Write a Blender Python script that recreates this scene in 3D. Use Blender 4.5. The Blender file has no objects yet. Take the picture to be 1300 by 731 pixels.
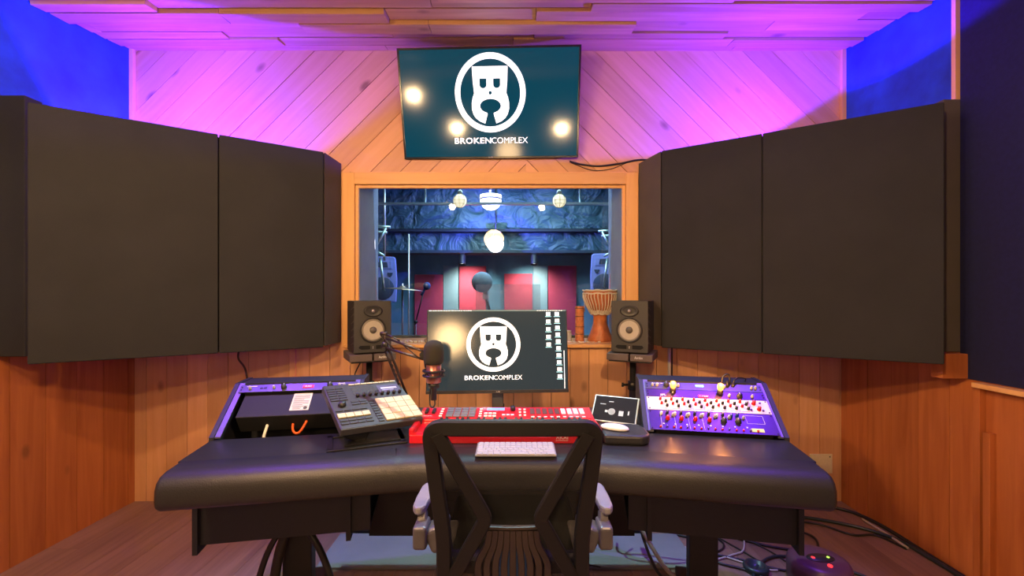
import bpy, bmesh, math, random
from mathutils import Vector, Matrix, Euler
random.seed(7)
sc = bpy.context.scene
COL = sc.collection
R = math.radians

# ------------------------------------------------------------------ camera, world, exposure, big lights
cd = bpy.data.cameras.new('camera'); cam = bpy.data.objects.new('camera', cd); COL.objects.link(cam)
cam.location = (0, 0, 1.32); cam.rotation_euler = (R(90), 0, 0)
cd.sensor_width = 36; cd.lens = 560/1300*36; cd.shift_x = -2/1300; cd.shift_y = 11.5/1300
cd.clip_start = 0.05; cd.clip_end = 60
sc.camera = cam
w = bpy.data.worlds.new('world'); sc.world = w; w.use_nodes = True
w.node_tree.nodes['Background'].inputs[0].default_value = (0.30, 0.20, 0.16, 1)
w.node_tree.nodes['Background'].inputs[1].default_value = 0.10
sc.view_settings.view_transform = 'Standard'
try: sc.view_settings.look = 'None'
except Exception: pass
sc.view_settings.exposure = 0.12; sc.view_settings.gamma = 1.0
sc.view_settings.use_curve_mapping = False

VIOLET = (0.055, 0.008, 1.0); WARM = (1.0, 0.58, 0.25)
def lamp(name, kind, loc, power, col, size=.05, rot=None, spot=None, blend=.4, spread=None):
    d = bpy.data.lights.new(name, kind); o = bpy.data.objects.new(name, d); COL.objects.link(o)
    o.location = loc; d.energy = power; d.color = col
    if kind == 'AREA':
        d.size = size
        if spread: d.spread = spread
    else: d.shadow_soft_size = size
    if spot: d.spot_size = R(spot); d.spot_blend = blend
    if rot is not None: o.rotation_euler = rot
    return o
def aim(a, b): return (Vector(b)-Vector(a)).to_track_quat('-Z', 'Y').to_euler()
L_VIO = 215; L_COOL = 145; L_VTOP = 150
def towards(v): return Vector(v).to_track_quat('-Z', 'Y').to_euler()
lamp('violet_led_left_light', 'SPOT', (-1.95, 2.52, 2.21), L_VIO, VIOLET, .02, towards((-.25, .77, .58)), 168, .08)
lamp('violet_led_right_light', 'SPOT', (1.56, 2.52, 2.21), L_VIO, VIOLET, .02, towards((-.30, -.08, .90)), 152, .08)
for x in (-1.45, 1.30): lamp('violet_ceiling_spot', 'SPOT', (x, 1.93, 2.70), L_VTOP, (.24, .06, 1.0), .03, aim((x, 1.93, 2.70), (x*.62, 1.55, .8)), 62, .8)
lamp('cool_downlight', 'SPOT', (-.05, 2.32, 2.78), L_COOL, (.55, .95, 1.0), .03, aim((-.05, 2.32, 2.78), (-.02, 1.5, .7)), 75, .5)
# live room beyond the window
lamp('live_blue_light', 'POINT', (-.225, 5.27, 2.0), 60, (.12, .12, 1.0), .01)
lamp('live_upper_light', 'POINT', (-.25, 4.7, 2.45), 22, (.16, .18, 1.0), .01)
lamp('live_fill_light', 'AREA', (0, 4.4, 2.75), 60, (.55, .90, 1.0), 1.6, (0, 0, 0))
for x in (-.62, .25):
    lamp('live_spot_light', 'SPOT', (x, 5.66, 1.68), 38, (.85, 1.0, .95), .004, aim((x, 5.66, 1.68), (x, 6.02, 1.3)), 120, 1.0)
# ------------------------------------------------------------------ materials
MATS = {}
def mat(name, col=(.5, .5, .5), rough=.5, metal=0, emit=None, es=1, coat=0, spec=.5, bump=None, alpha=1, sheen=0, var=None, trans=0):
    if name in MATS: return MATS[name]
    m = bpy.data.materials.new(name); m.use_nodes = True; nt = m.node_tree; b = nt.nodes['Principled BSDF']
    b.inputs['Base Color'].default_value = (*col, 1); b.inputs['Roughness'].default_value = rough
    b.inputs['Metallic'].default_value = metal; b.inputs['Coat Weight'].default_value = coat
    b.inputs['Specular IOR Level'].default_value = spec; b.inputs['Alpha'].default_value = alpha
    b.inputs['Sheen Weight'].default_value = sheen; b.inputs['Transmission Weight'].default_value = trans
    if emit: b.inputs['Emission Color'].default_value = (*emit, 1); b.inputs['Emission Strength'].default_value = es
    tc = nt.nodes.new('ShaderNodeTexCoord')
    n = nt.nodes.new('ShaderNodeTexNoise'); n.inputs['Scale'].default_value = (bump or (60, .1))[0]; n.inputs['Detail'].default_value = 4
    nt.links.new(tc.outputs['Object'], n.inputs['Vector'])
    if bump:
        bp = nt.nodes.new('ShaderNodeBump'); bp.inputs['Strength'].default_value = bump[1]; bp.inputs['Distance'].default_value = .01
        nt.links.new(n.outputs['Fac'], bp.inputs['Height']); nt.links.new(bp.outputs[0], b.inputs['Normal'])
    v = .12 if var is None else var
    cr = nt.nodes.new('ShaderNodeMixRGB'); cr.blend_type = 'MIX'
    cr.inputs[1].default_value = (*[max(0, c*(1-v)) for c in col], 1); cr.inputs[2].default_value = (*[min(1, c*(1+v)) for c in col], 1)
    nt.links.new(n.outputs['Fac'], cr.inputs[0]); nt.links.new(cr.outputs[0], b.inputs['Base Color'])
    MATS[name] = m; return m

def wood(name, c1, c2, knot=(.16, .06, .02), axis='Z', ang=0, rough=.45, knots=.085, grain=26):
    """pine boards; every board (mesh island) gets its own tone and its own stretch of grain"""
    if name in MATS: return MATS[name]
    m = bpy.data.materials.new(name); m.use_nodes = True; nt = m.node_tree; b = nt.nodes['Principled BSDF']; N = nt.nodes.new; L = nt.links.new
    tc = N('ShaderNodeTexCoord'); geo = N('ShaderNodeNewGeometry')
    rotm = N('ShaderNodeMapping'); rotm.inputs['Rotation'].default_value = (0, ang, 0)
    if axis == 'X': rotm.inputs['Rotation'].default_value = (0, R(90), 0)
    if axis == 'Y': rotm.inputs['Rotation'].default_value = (R(90), 0, 0)
    L(tc.outputs['Object'], rotm.inputs['Vector'])
    ofs = N('ShaderNodeVectorMath'); ofs.operation = 'SCALE'; ofs.inputs[0].default_value = (7.3, 3.1, 11.7)
    L(geo.outputs['Random Per Island'], ofs.inputs['Scale'])
    add = N('ShaderNodeVectorMath'); add.operation = 'ADD'; L(rotm.outputs[0], add.inputs[0]); L(ofs.outputs[0], add.inputs[1])
    st = N('ShaderNodeMapping'); st.inputs['Scale'].default_value = (1, 1, .07); L(add.outputs[0], st.inputs['Vector'])
    n1 = N('ShaderNodeTexNoise'); n1.inputs['Scale'].default_value = grain; n1.inputs['Detail'].default_value = 5; n1.inputs['Distortion'].default_value = .6
    L(st.outputs[0], n1.inputs['Vector'])
    mix = N('ShaderNodeMixRGB'); mix.inputs[1].default_value = (*c1, 1); mix.inputs[2].default_value = (*c2, 1)
    rmp = N('ShaderNodeMapRange'); rmp.inputs[1].default_value = .3; rmp.inputs[2].default_value = .7; L(n1.outputs['Fac'], rmp.inputs[0]); L(rmp.outputs[0], mix.inputs[0])
    hv = N('ShaderNodeHueSaturation'); L(mix.outputs[0], hv.inputs['Color'])
    vr = N('ShaderNodeMapRange'); vr.inputs[3].default_value = .86; vr.inputs[4].default_value = 1.10; L(geo.outputs['Random Per Island'], vr.inputs[0]); L(vr.outputs[0], hv.inputs['Value'])
    ks = N('ShaderNodeMapping'); ks.inputs['Scale'].default_value = (1, 1, .55); L(add.outputs[0], ks.inputs['Vector'])
    vo = N('ShaderNodeTexVoronoi'); vo.inputs['Scale'].default_value = 4.2; L(ks.outputs[0], vo.inputs['Vector'])
    kr = N('ShaderNodeMapRange'); kr.inputs[1].default_value = knots*.55; kr.inputs[2].default_value = knots*1.5; kr.inputs[3].default_value = .75; kr.inputs[4].default_value = 0
    L(vo.outputs['Distance'], kr.inputs[0])
    mk = N('ShaderNodeMixRGB'); mk.inputs[2].default_value = (*knot, 1); L(kr.outputs[0], mk.inputs[0]); L(hv.outputs[0], mk.inputs[1])
    L(mk.outputs[0], b.inputs['Base Color']); b.inputs['Roughness'].default_value = rough
    bp = N('ShaderNodeBump'); bp.inputs['Strength'].default_value = .12; bp.inputs['Distance'].default_value = .004; L(n1.outputs['Fac'], bp.inputs['Height']); L(bp.outputs[0], b.inputs['Normal'])
    MATS[name] = m; return m

def fabric(name, col, scale=900, wrinkle=0, rough=.9, spec=.2, blotch=.25):
    m = bpy.data.materials.new(name); m.use_nodes = True; nt = m.node_tree; b = nt.nodes['Principled BSDF']; N = nt.nodes.new; L = nt.links.new
    tc = N('ShaderNodeTexCoord')
    wv = N('ShaderNodeTexNoise'); wv.inputs['Scale'].default_value = scale; 
    mp = N('ShaderNodeMapping'); mp.inputs['Scale'].default_value = (1, 1, .25); L(tc.outputs['Object'], mp.inputs[0]); L(mp.outputs[0], wv.inputs['Vector'])
    mp2 = N('ShaderNodeMapping'); mp2.inputs['Scale'].default_value = (.25, .25, 1); wv2 = N('ShaderNodeTexNoise'); wv2.inputs['Scale'].default_value = scale
    L(tc.outputs['Object'], mp2.inputs[0]); L(mp2.outputs[0], wv2.inputs['Vector'])
    ad = N('ShaderNodeMath'); ad.operation = 'ADD'; L(wv.outputs['Fac'], ad.inputs[0]); L(wv2.outputs['Fac'], ad.inputs[1])
    big = N('ShaderNodeTexNoise'); big.inputs['Scale'].default_value = 3.5; big.inputs['Detail'].default_value = 5; big.inputs['Distortion'].default_value = 1.2 if wrinkle else 0
    L(tc.outputs['Object'], big.inputs['Vector'])
    mx = N('ShaderNodeMixRGB'); mx.inputs[1].default_value = (*[c*(1-blotch) for c in col], 1); mx.inputs[2].default_value = (*[c*(1+blotch) for c in col], 1); L(big.outputs['Fac'], mx.inputs[0])
    L(mx.outputs[0], b.inputs['Base Color']); b.inputs['Roughness'].default_value = rough; b.inputs['Specular IOR Level'].default_value = spec
    bp = N('ShaderNodeBump'); bp.inputs['Strength'].default_value = .5; bp.inputs['Distance'].default_value = .0015; L(ad.outputs[0], bp.inputs['Height'])
    if wrinkle:
        b2 = N('ShaderNodeBump'); b2.inputs['Strength'].default_value = wrinkle; b2.inputs['Distance'].default_value = .12; L(big.outputs['Fac'], b2.inputs['Height']); L(b2.outputs[0], bp.inputs['Normal'])
    L(bp.outputs[0], b.inputs['Normal'])
    MATS[name] = m; return m

PINE1, PINE2 = (.78, .43, .22), (.70, .36, .165)
W_V = wood('pine_vertical', PINE1, PINE2)
W_L = wood('pine_diagonal_rising', PINE1, PINE2, ang=R(-45))
W_R = wood('pine_diagonal_falling', PINE1, PINE2, ang=R(45))
W_X = wood('pine_along_x', (.74, .44, .20), (.58, .31, .12), axis='X')
W_TR = wood('pine_trim', (.84, .48, .19), (.76, .41, .145), knots=.03)
W_TX = wood('pine_trim_x', (.84, .48, .19), (.76, .41, .145), axis='X', knots=.03)
W_SIDE_DIM = wood('pine_side_dim', (.50, .165, .05), (.37, .105, .028), knots=.07)  # same pine as the back wall, light falloff painted in as darker, redder
W_FL = wood('laminate_floor', (.30, .185, .135), (.20, .12, .085), knot=(.12, .08, .06), axis='Y', rough=.38, knots=.03)
M_DARK = mat('dark_gap', (.015, .01, .008), .9)
M_BLUE = mat('blue_painted_wall', (.006, .045, .50), .75, bump=(5, .6), var=2.2)
M_NAVY = mat('navy_fabric_wall', (.006, .008, .05), .9, var=.4)
F_PANEL = fabric('acoustic_cloth', (.031, .032, .036), 700)
F_PANEL2 = fabric('acoustic_cloth_edge', (.10, .088, .075), 700)
M_BLK = mat('black_plastic', (.018, .018, .020), .42)
M_BLKM = mat('black_metal', (.02, .02, .022), .35, .3)
M_LEATHER = mat('black_leatherette', (.018, .017, .018), .46, bump=(240, .15))
M_TOP = mat('satin_black_worktop', (.020, .020, .024), .28, bump=(500, .05))
M_BODY = mat('black_laminate_body', (.018, .019, .026), .55)
M_STEEL = mat('steel', (.6, .6, .62), .3, 1)
M_WHITE = mat('white_plastic', (.78, .78, .78), .4)
M_RAIL = mat('rack_rail_metal', (.24, .24, .28), .36, .8)
M_PAPER = mat('paper', (.62, .58, .46), .8)
M_GLASS = mat('window_glass_mat', (1, 1, 1), 0, trans=1)

# ------------------------------------------------------------------ mesh helpers
class MB:
    def __init__(s): s.bm = bmesh.new(); s.mi = 0
    def _tag(s, n0):
        s.bm.faces.ensure_lookup_table()
        for f in s.bm.faces[n0:]: f.material_index = s.mi
    def mat(s, i): s.mi = i; return s
    def box(s, c, d, rot=None, bev=0, seg=2):
        n0 = len(s.bm.faces)
        M = Matrix.Translation(c) @ (rot.to_4x4() if rot else Matrix.Identity(4)) @ Matrix.Diagonal((*d, 1))
        t = bmesh.new(); bmesh.ops.create_cube(t, size=1, matrix=M)
        if bev: bmesh.ops.bevel(t, geom=t.edges[:], offset=bev, segments=seg, affect='EDGES', profile=.5)
        s._merge(t); return s
    def _merge(s, t):
        mp = {}
        for v in t.verts: mp[v] = s.bm.verts.new(v.co)
        for f in t.faces:
            try: nf = s.bm.faces.new([mp[v] for v in f.verts]); nf.material_index = s.mi; nf.smooth = f.smooth
            except ValueError: pass
        t.free()
    def prism(s, pts, ax, a, b, bev=0):
        """pts in the plane normal to ax ('x': (y,z), 'y': (x,z), 'z': (x,y)), extruded from a to b"""
        def P(p, h): return {'x': (h, p[0], p[1]), 'y': (p[0], h, p[1]), 'z': (p[0], p[1], h)}[ax]
        t = bmesh.new(); lo = [t.verts.new(P(p, a)) for p in pts]; hi = [t.verts.new(P(p, b)) for p in pts]; n = len(pts)
        t.faces.new(lo); t.faces.new(hi[::-1])
        for i in range(n): t.faces.new((lo[i], hi[i], hi[(i+1) % n], lo[(i+1) % n]))
        bmesh.ops.recalc_face_normals(t, faces=t.faces[:])
        if bev: bmesh.ops.bevel(t, geom=t.edges[:], offset=bev, segments=2, affect='EDGES', profile=.5)
        s._merge(t); return s
    def lathe(s, prof, o=(0, 0, 0), rot=None, seg=24, sx=1, sy=1, smooth=True):
        """prof: list of (r, z)"""
        t = bmesh.new(); rings = []
        M = Matrix.Translation(o) @ (rot.to_4x4() if rot else Matrix.Identity(4))
        for r, z in prof:
            if r < 1e-6: rings.append([t.verts.new(M @ Vector((0, 0, z)))])
            else: rings.append([t.verts.new(M @ Vector((r*sx*math.cos(2*math.pi*k/seg), r*sy*math.sin(2*math.pi*k/seg), z))) for k in range(seg)])
        for A, B in zip(rings, rings[1:]):
            for k in range(seg):
                if len(A) == 1 and len(B) == 1: continue
                if len(A) == 1: f = t.faces.new((A[0], B[(k+1) % seg], B[k]))
                elif len(B) == 1: f = t.faces.new((A[k], A[(k+1) % seg], B[0]))
                else: f = t.faces.new((A[k], A[(k+1) % seg], B[(k+1) % seg], B[k]))
                f.smooth = smooth
        for Rg, rev in ((rings[0], True), (rings[-1], False)):
            if len(Rg) > 1: t.faces.new(Rg[::-1] if rev else Rg)
        bmesh.ops.recalc_face_normals(t, faces=t.faces[:])
        s._merge(t); return s
    def cyl(s, a, b, r, r2=None, seg=16, smooth=True):
        a, b = Vector(a), Vector(b); d = b-a; q = d.to_track_quat('Z', 'Y').to_matrix()
        return s.lathe([(r, 0), (r if r2 is None else r2, d.length)], a, q, seg, smooth=smooth)
    def tube(s, pts, r, seg=8, close=False):
        pts = [Vector(p) for p in pts]; t = bmesh.new(); rings = []; n = len(pts); up = None
        for i, p in enumerate(pts):
            d = (pts[min(i+1, n-1)]-pts[max(i-1, 0)]).normalized()
            if up is None: up = d.orthogonal().normalized()
            up = (up-d*up.dot(d)); up = up.normalized() if up.length > 1e-6 else d.orthogonal().normalized()
            sd = d.cross(up)
            rr = r[i] if isinstance(r, (list, tuple)) else r
            rings.append([t.verts.new(p+(up*math.cos(2*math.pi*k/seg)+sd*math.sin(2*math.pi*k/seg))*rr) for k in range(seg)])
        for A, B in zip(rings, rings[1:]):
            for k in range(seg):
                f = t.faces.new((A[k], A[(k+1) % seg], B[(k+1) % seg], B[k])); f.smooth = True
        t.faces.new(rings[0][::-1]); t.faces.new(rings[-1])
        bmesh.ops.recalc_face_normals(t, faces=t.faces[:])
        s._merge(t); return s
    def sphere(s, c, r, sx=1, sy=1, sz=1, seg=24):
        t = bmesh.new(); bmesh.ops.create_uvsphere(t, u_segments=seg, v_segments=seg//2, radius=r, matrix=Matrix.Translation(c) @ Matrix.Diagonal((sx, sy, sz, 1)))
        for f in t.faces: f.smooth = True
        s._merge(t); return s
    def ribbon(s, pts, w, d, nrm=Vector((0, -1, 0)), bev=0):
        """flat bar of width w (in-plane) and depth d along a polyline"""
        pts = [Vector(p) for p in pts]; n = len(pts); t = bmesh.new(); rings = []
        for i, p in enumerate(pts):
            dd = (pts[min(i+1, n-1)]-pts[max(i-1, 0)]).normalized(); sd = dd.cross(nrm).normalized(); nn = sd.cross(dd).normalized()
            ww = w[i] if isinstance(w, (list, tuple)) else w
            rings.append([t.verts.new(p+sd*a*ww/2+nn*b*d/2) for a, b in ((-.8, -1), (-1, -.6), (-1, .6), (-.8, 1), (.8, 1), (1, .6), (1, -.6), (.8, -1))])
        for A, B in zip(rings, rings[1:]):
            for k in range(8):
                f = t.faces.new((A[k], A[(k+1) % 8], B[(k+1) % 8], B[k])); f.smooth = False
        t.faces.new(rings[0][::-1]); t.faces.new(rings[-1])
        bmesh.ops.recalc_face_normals(t, faces=t.faces[:])
        s._merge(t); return s

MW = {}
def link(name, data, parent=None):
    o = bpy.data.objects.new(name, data); COL.objects.link(o)
    if parent: o.parent = parent
    return o
def obj(name, mb, mats, parent=None, world=False, label=None):
    me = bpy.data.meshes.new(name); mb.bm.to_mesh(me); mb.bm.free()
    if not isinstance(mats, (list, tuple)): mats = [mats]
    for m in mats: me.materials.append(m)
    if world and parent is not None: me.transform(MW[parent.name].inverted())
    o = link(name, me, parent)
    MW[o.name] = MW[parent.name] if parent else Matrix.Identity(4)
    if label: o['label'] = label
    return o
def thing(name, label, cat, loc=(0, 0, 0), rot=(0, 0, 0), group=None):
    o = link(name, None); o.location = loc; o.rotation_euler = rot; o.empty_display_size = .05
    MW[o.name] = Matrix.Translation(loc) @ Euler(rot).to_matrix().to_4x4()
    return tag(o, label, cat, group)
def tag(o, label, cat, group=None, kind=None):
    o['label'] = label; o['category'] = cat
    if group: o['group'] = group
    if kind: o['kind'] = kind
    return o
def struct(name, mb, mats, parent=None):
    o = obj(name, mb, mats, parent)
    if not parent: o['kind'] = 'structure'
    return o
def put(src, parent, loc, rot=None, name=None):
    c = src.copy(); COL.objects.link(c); c.parent = parent; c.location = loc
    if rot is not None: c.rotation_euler = rot
    return c
def dup(root, loc, rot=None, label=None, group=None):
    r = root.copy(); COL.objects.link(r); r.location = loc
    if rot is not None: r.rotation_euler = rot
    if label: r['label'] = label
    if group: r['group'] = group
    for ch in list(root.children):
        c = ch.copy(); COL.objects.link(c); c.parent = r
        for g in ch.children:
            d = g.copy(); COL.objects.link(d); d.parent = c
    MW[r.name] = Matrix.Translation(loc) @ r.rotation_euler.to_matrix().to_4x4()
    return r
def spline(ctrl, n=10):
    """Catmull-Rom through control points"""
    P = [Vector(p) for p in ctrl]; P = [P[0]*2-P[1]]+P+[P[-1]*2-P[-2]]; out = []
    for i in range(1, len(P)-2):
        for k in range(n):
            t = k/n; a, b, c, d = P[i-1:i+3]
            out.append(.5*((2*b)+(c-a)*t+(2*a-5*b+4*c-d)*t*t+(3*b-a-3*c+d)*t**3))
    out.append(P[-2]); return out
def flat_mesh(name, loops, depth, m, parent, y=0, label=None, smooth=False):
    """loops: closed 2-D outlines (x,z); holes by even-odd; a thin raised shape facing -y"""
    cu = bpy.data.curves.new(name, 'CURVE'); cu.dimensions = '2D'; cu.fill_mode = 'BOTH'; cu.extrude = depth/2
    for lp in loops:
        sp = cu.splines.new('POLY'); sp.points.add(len(lp)-1); sp.use_cyclic_u = True
        for p, q in zip(sp.points, lp): p.co = (q[0], q[1], 0, 1)
    return _curve_part(name, cu, m, parent, y, label)
def _curve_part(name, cu, m, parent, y, label=None, fit=None):
    t = bpy.data.objects.new(name+'_c', cu); COL.objects.link(t); dg = bpy.context.evaluated_depsgraph_get(); dg.update()
    me = bpy.data.meshes.new_from_object(t.evaluated_get(dg)); bpy.data.objects.remove(t); me.name = name
    if fit:
        xs = [v.co.x for v in me.vertices]; ys = [v.co.y for v in me.vertices]; x0, x1, z0, z1 = fit
        for v in me.vertices:
            v.co.x = x0+(v.co.x-min(xs))/(max(xs)-min(xs))*(x1-x0); v.co.y = z0+(v.co.y-min(ys))/(max(ys)-min(ys))*(z1-z0)
    me.transform(Matrix.Translation((0, y, 0)) @ Matrix.Rotation(R(90), 4, 'X'))
    me.materials.clear(); me.materials.append(m)
    o = link(name, me, parent)
    if label: o['label'] = label
    return o
def text(name, body, box, depth, m, parent, y=0, bold=0, label=None):
    cu = bpy.data.curves.new(name, 'FONT'); cu.body = body; cu.extrude = depth/2; cu.offset = bold; cu.size = 1; cu.resolution_u = 3
    if bold: cu.space_character = 1.08
    return _curve_part(name, cu, m, parent, y, label, fit=box)
def circ(cx, cy, rx, ry=None, n=40, a0=0, a1=360, endpoint=False):
    ry = rx if ry is None else ry; full = abs(a1-a0) >= 360
    k = n if full else n+1
    return [(cx+rx*math.cos(R(a0+(a1-a0)*i/n)), cy+ry*math.sin(R(a0+(a1-a0)*i/n))) for i in range(k)]

def planks(region, ang, width, thick, o, ex, ey, en, gap=.0035, depth_var=.0015, lo=None, mb=None, joints=None):
    """clad a convex 2-D region with boards at angle ang; o + u*ex + v*ey, thickness towards en"""
    mb = mb or MB(); c, s = math.cos(ang), math.sin(ang)
    du = Vector((c, s)); dv = Vector((-s, c)); rv = [Vector(p) for p in region]
    us = [p.dot(du) for p in rv]; vs = [p.dot(dv) for p in rv]
    k0 = math.floor(min(vs)/width); k1 = math.ceil(max(vs)/width)
    ex, ey, en, o = Vector(ex), Vector(ey), Vector(en), Vector(o)
    cen = sum(rv, Vector((0, 0)))/len(rv)
    for k in range(k0, k1):
        cuts = [min(us)-.1, max(us)+.1]
        if joints:
            x = min(us)-random.random()*joints
            cuts = []
            while x < max(us)+.1: cuts.append(x); x += joints*(.6+.8*random.random())
            cuts.append(x)
        for a, b in zip(cuts, cuts[1:]):
            t = bmesh.new(); h = thick+random.uniform(-depth_var, depth_var)
            v0, v1 = k*width+gap/2, (k+1)*width-gap/2; a2, b2 = a+gap/3, b-gap/3
            vv = []
            for z in (0, h):
                for (uu, v_) in ((a2, v0), (b2, v0), (b2, v1), (a2, v1)):
                    p = du*uu+dv*v_; vv.append(t.verts.new((p.x, p.y, z)))
            for f in ((0, 3, 2, 1), (4, 5, 6, 7), (0, 1, 5, 4), (1, 2, 6, 5), (2, 3, 7, 6), (3, 0, 4, 7)): t.faces.new([vv[i] for i in f])
            n = len(rv)
            for i in range(n):
                p, q = rv[i], rv[(i+1) % n]; e = (q-p); nn = Vector((e.y, -e.x))
                if nn.dot(cen-p) > 0: nn = -nn
                if not t.verts: break
                r_ = bmesh.ops.bisect_plane(t, geom=t.verts[:]+t.edges[:]+t.faces[:], plane_co=(p.x, p.y, 0), plane_no=(nn.x, nn.y, 0), clear_outer=True)
                ed = [g for g in r_['geom_cut'] if isinstance(g, bmesh.types.BMEdge)]
                if ed: bmesh.ops.holes_fill(t, edges=ed)
            if len(t.faces) < 4: t.free(); continue
            for v in t.verts: v.co = o+ex*v.co.x+ey*v.co.y+en*v.co.z
            bmesh.ops.recalc_face_normals(t, faces=t.faces[:])
            mb._merge(t)
    return mb

# ------------------------------------------------------------------ room shell
XL, XR, YB, YF = -2.465, 2.133, 2.865, -1.6
def ceil_z(y): return 2.94-.13*(YB-y)
# floor: laminate boards running front to back
mb = MB(); planks([(XL, YF), (XR, YF), (XR, YB), (XL, YB)], R(90), .19, .008, (0, 0, -.008), (1, 0, 0), (0, 1, 0), (0, 0, 1), gap=.0015, depth_var=0, joints=1.3, mb=mb)
f = struct('floor', mb, W_FL)
mb = MB(); mb.box(((XL+XR)/2, (YF+YB)/2, -.06), (XR-XL, YB-YF, .1)); fb = obj('subfloor', mb, M_DARK, f)
# ceiling: stepped rustic boards running left to right
mb = MB(); Yc = YB-.002
while Yc > YF:
    wd = random.uniform(.08, .13); x = XL-random.random()
    while x < XR:
        ln = random.uniform(.7, 1.9); a, b = max(x, XL+.002), min(x+ln, XR-.002)
        if b-a > .03:
            th = random.choice((.030, .040, .055)); y = Yc-wd/2; z = ceil_z(y)+.005
            sk = random.uniform(-.006, .006)
            mb.box(((a+b)/2, y+sk, z-th/2), (b-a-.004, wd-.016, th), Matrix.Rotation(R(random.uniform(3, 9)), 3, 'X'))
        x += ln
    Yc -= wd
c = struct('ceiling', mb, W_X)
mb = MB(); mb.box(((XL+XR)/2, (YF+YB)/2, (ceil_z(YF)+ceil_z(YB))/2+.07), (XR-XL, math.hypot(YB-YF, .13*(YB-YF)), .06), Matrix.Rotation(math.atan(.13), 3, 'X')); obj('ceiling_deck', mb, M_DARK, c)

# back wall with the window opening
wx0, wx1, wz0, wz1 = -1.035, .735, 1.018, 2.055      # opening in the wall
T = .012; ZT = 2.93; ZM = 2.13; ZLOW = .0; XA = .08
mb = MB()
mb.mat(0); planks([(XL, ZM), (XA, ZM), (XA, ZT), (XL, ZT)], R(45), .135, T, (0, YB, 0), (1, 0, 0), (0, 0, 1), (0, -1, 0), mb=mb)
mb.mat(1); planks([(XA, ZM), (XR, ZM), (XR, ZT), (XA, ZT)], R(-45), .135, T, (0, YB, 0), (1, 0, 0), (0, 0, 1), (0, -1, 0), mb=mb)
mb.mat(2)
planks([(XL, 0), (wx0, 0), (wx0, ZM), (XL, ZM)], R(90), .132, T, (0, YB, 0), (1, 0, 0), (0, 0, 1), (0, -1, 0), mb=mb)
planks([(wx1, 0), (XR, 0), (XR, ZM), (wx1, ZM)], R(90), .132, T, (0, YB, 0), (1, 0, 0), (0, 0, 1), (0, -1, 0), mb=mb)
planks([(wx0, 0), (wx1, 0), (wx1, wz0-.01), (wx0, wz0-.01)], R(90), .122, T, (0, YB, 0), (1, 0, 0), (0, 0, 1), (0, -1, 0), mb=mb)
planks([(wx0, wz1), (wx1, wz1), (wx1, ZM), (wx0, ZM)], R(0), .2, T, (0, YB, 0), (1, 0, 0), (0, 0, 1), (0, -1, 0), mb=mb)
wb = struct('wall_back', mb, [W_L, W_R, W_V])
mb = MB(); y = YB+.03
mb.box(((XL+wx0)/2, y, 1.5), (wx0-XL, .056, 3.0)); mb.box(((XR+wx1)/2, y, 1.5), (XR-wx1, .056, 3.0))
mb.box(((wx0+wx1)/2, y, .5), (wx1-wx0, .056, wz0*2-1.036-.0)); mb.box(((wx0+wx1)/2, y, (wz1+3)/2), (wx1-wx0, .056, 3-wz1)); obj('wall_core', mb, M_DARK, wb)

# side walls: pine wainscot below, blue painted wall above
def side_wall(name, X, en, label):
    mb = MB()
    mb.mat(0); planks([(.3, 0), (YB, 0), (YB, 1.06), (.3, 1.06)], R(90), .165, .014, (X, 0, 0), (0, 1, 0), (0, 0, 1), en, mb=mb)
    mb.mat(1); s = -en[0]
    mb.box((X+s*.03, (YB+YF)/2, 1.55), (.058, YB-YF, 3.1))
    o = struct(name, mb, [W_SIDE_DIM, M_BLUE])
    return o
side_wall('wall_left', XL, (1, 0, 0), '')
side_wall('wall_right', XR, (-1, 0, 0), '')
mb = MB(); mb.box(((XL+XR)/2, YF-.03, 1.3), (XR-XL+.1, .056, 2.8)); struct('wall_front', mb, M_NAVY)
# trims
mb = MB(); mb.box((XL+.012, YB-.026, 2.06), (.024, .024, 1.72)); struct('trim_1', mb, W_TR)
mb = MB(); mb.box((XR-.012, YB-.026, 2.06), (.024, .024, 1.72)); struct('trim_2', mb, W_TR)
mb = MB(); mb.box((XR-.012, 2.115, 2.51), (.024, .02, .52)); struct('trim_3', mb, W_TR)
mb = MB(); mb.box((XR-.03, 1.992, .455), (.03, .03, .91), bev=.002); struct('trim_4', mb, W_SIDE_DIM)        # post by the wainscot
mb = MB(); mb.box((XR-.045, 1.50, .925), (.05, .98, .022), bev=.003); struct('trim_5', mb, W_TX)         # pale ledge
mb = MB(); mb.box((XR-.030, 1.95, .36), (.03, .03, .72), bev=.002); struct('trim_6', mb, W_SIDE_DIM)
# window casing and reveal
fw = .065
mb = MB()
for (x0, x1, z0, z1, mi) in ((wx0-fw, wx0+.012, wz0-.02, wz1+fw, 0), (wx1-.012, wx1+fw, wz0-.02, wz1+fw, 0), (wx0+.012, wx1-.012, wz1-.010, wz1+fw, 1)):
    mb.mat(mi); mb.box(((x0+x1)/2, YB-.023, (z0+z1)/2), (x1-x0, .022, z1-z0), bev=.003)
wf = struct('window_1', mb, [W_TR, W_TX])
mb = MB(); GY = 3.27
for (x0, x1, z0, z1) in ((wx0+.012, wx0+.032, wz0, wz1-.012), (wx1-.032, wx1-.012, wz0, wz1-.012), (wx0+.032, wx1-.032, wz1-.03, wz1-.012)):
    mb.box(((x0+x1)/2, YB-.002, (z0+z1)/2), (x1-x0, .02, z1-z0), bev=.002)
obj('inner_casing', mb, W_TR, wf)
mb = MB(); mb.box(((wx0+wx1)/2, (YB-.05+GY)/2, wz0-.011), (wx1-wx0+.10, GY-YB+.05, .022), bev=.003); obj('window_sill', mb, W_TX, wf)
M_REV = mat('pale_reveal_cloth', (.22, .27, .33), .8, bump=(6, .5), var=.2)
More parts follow.
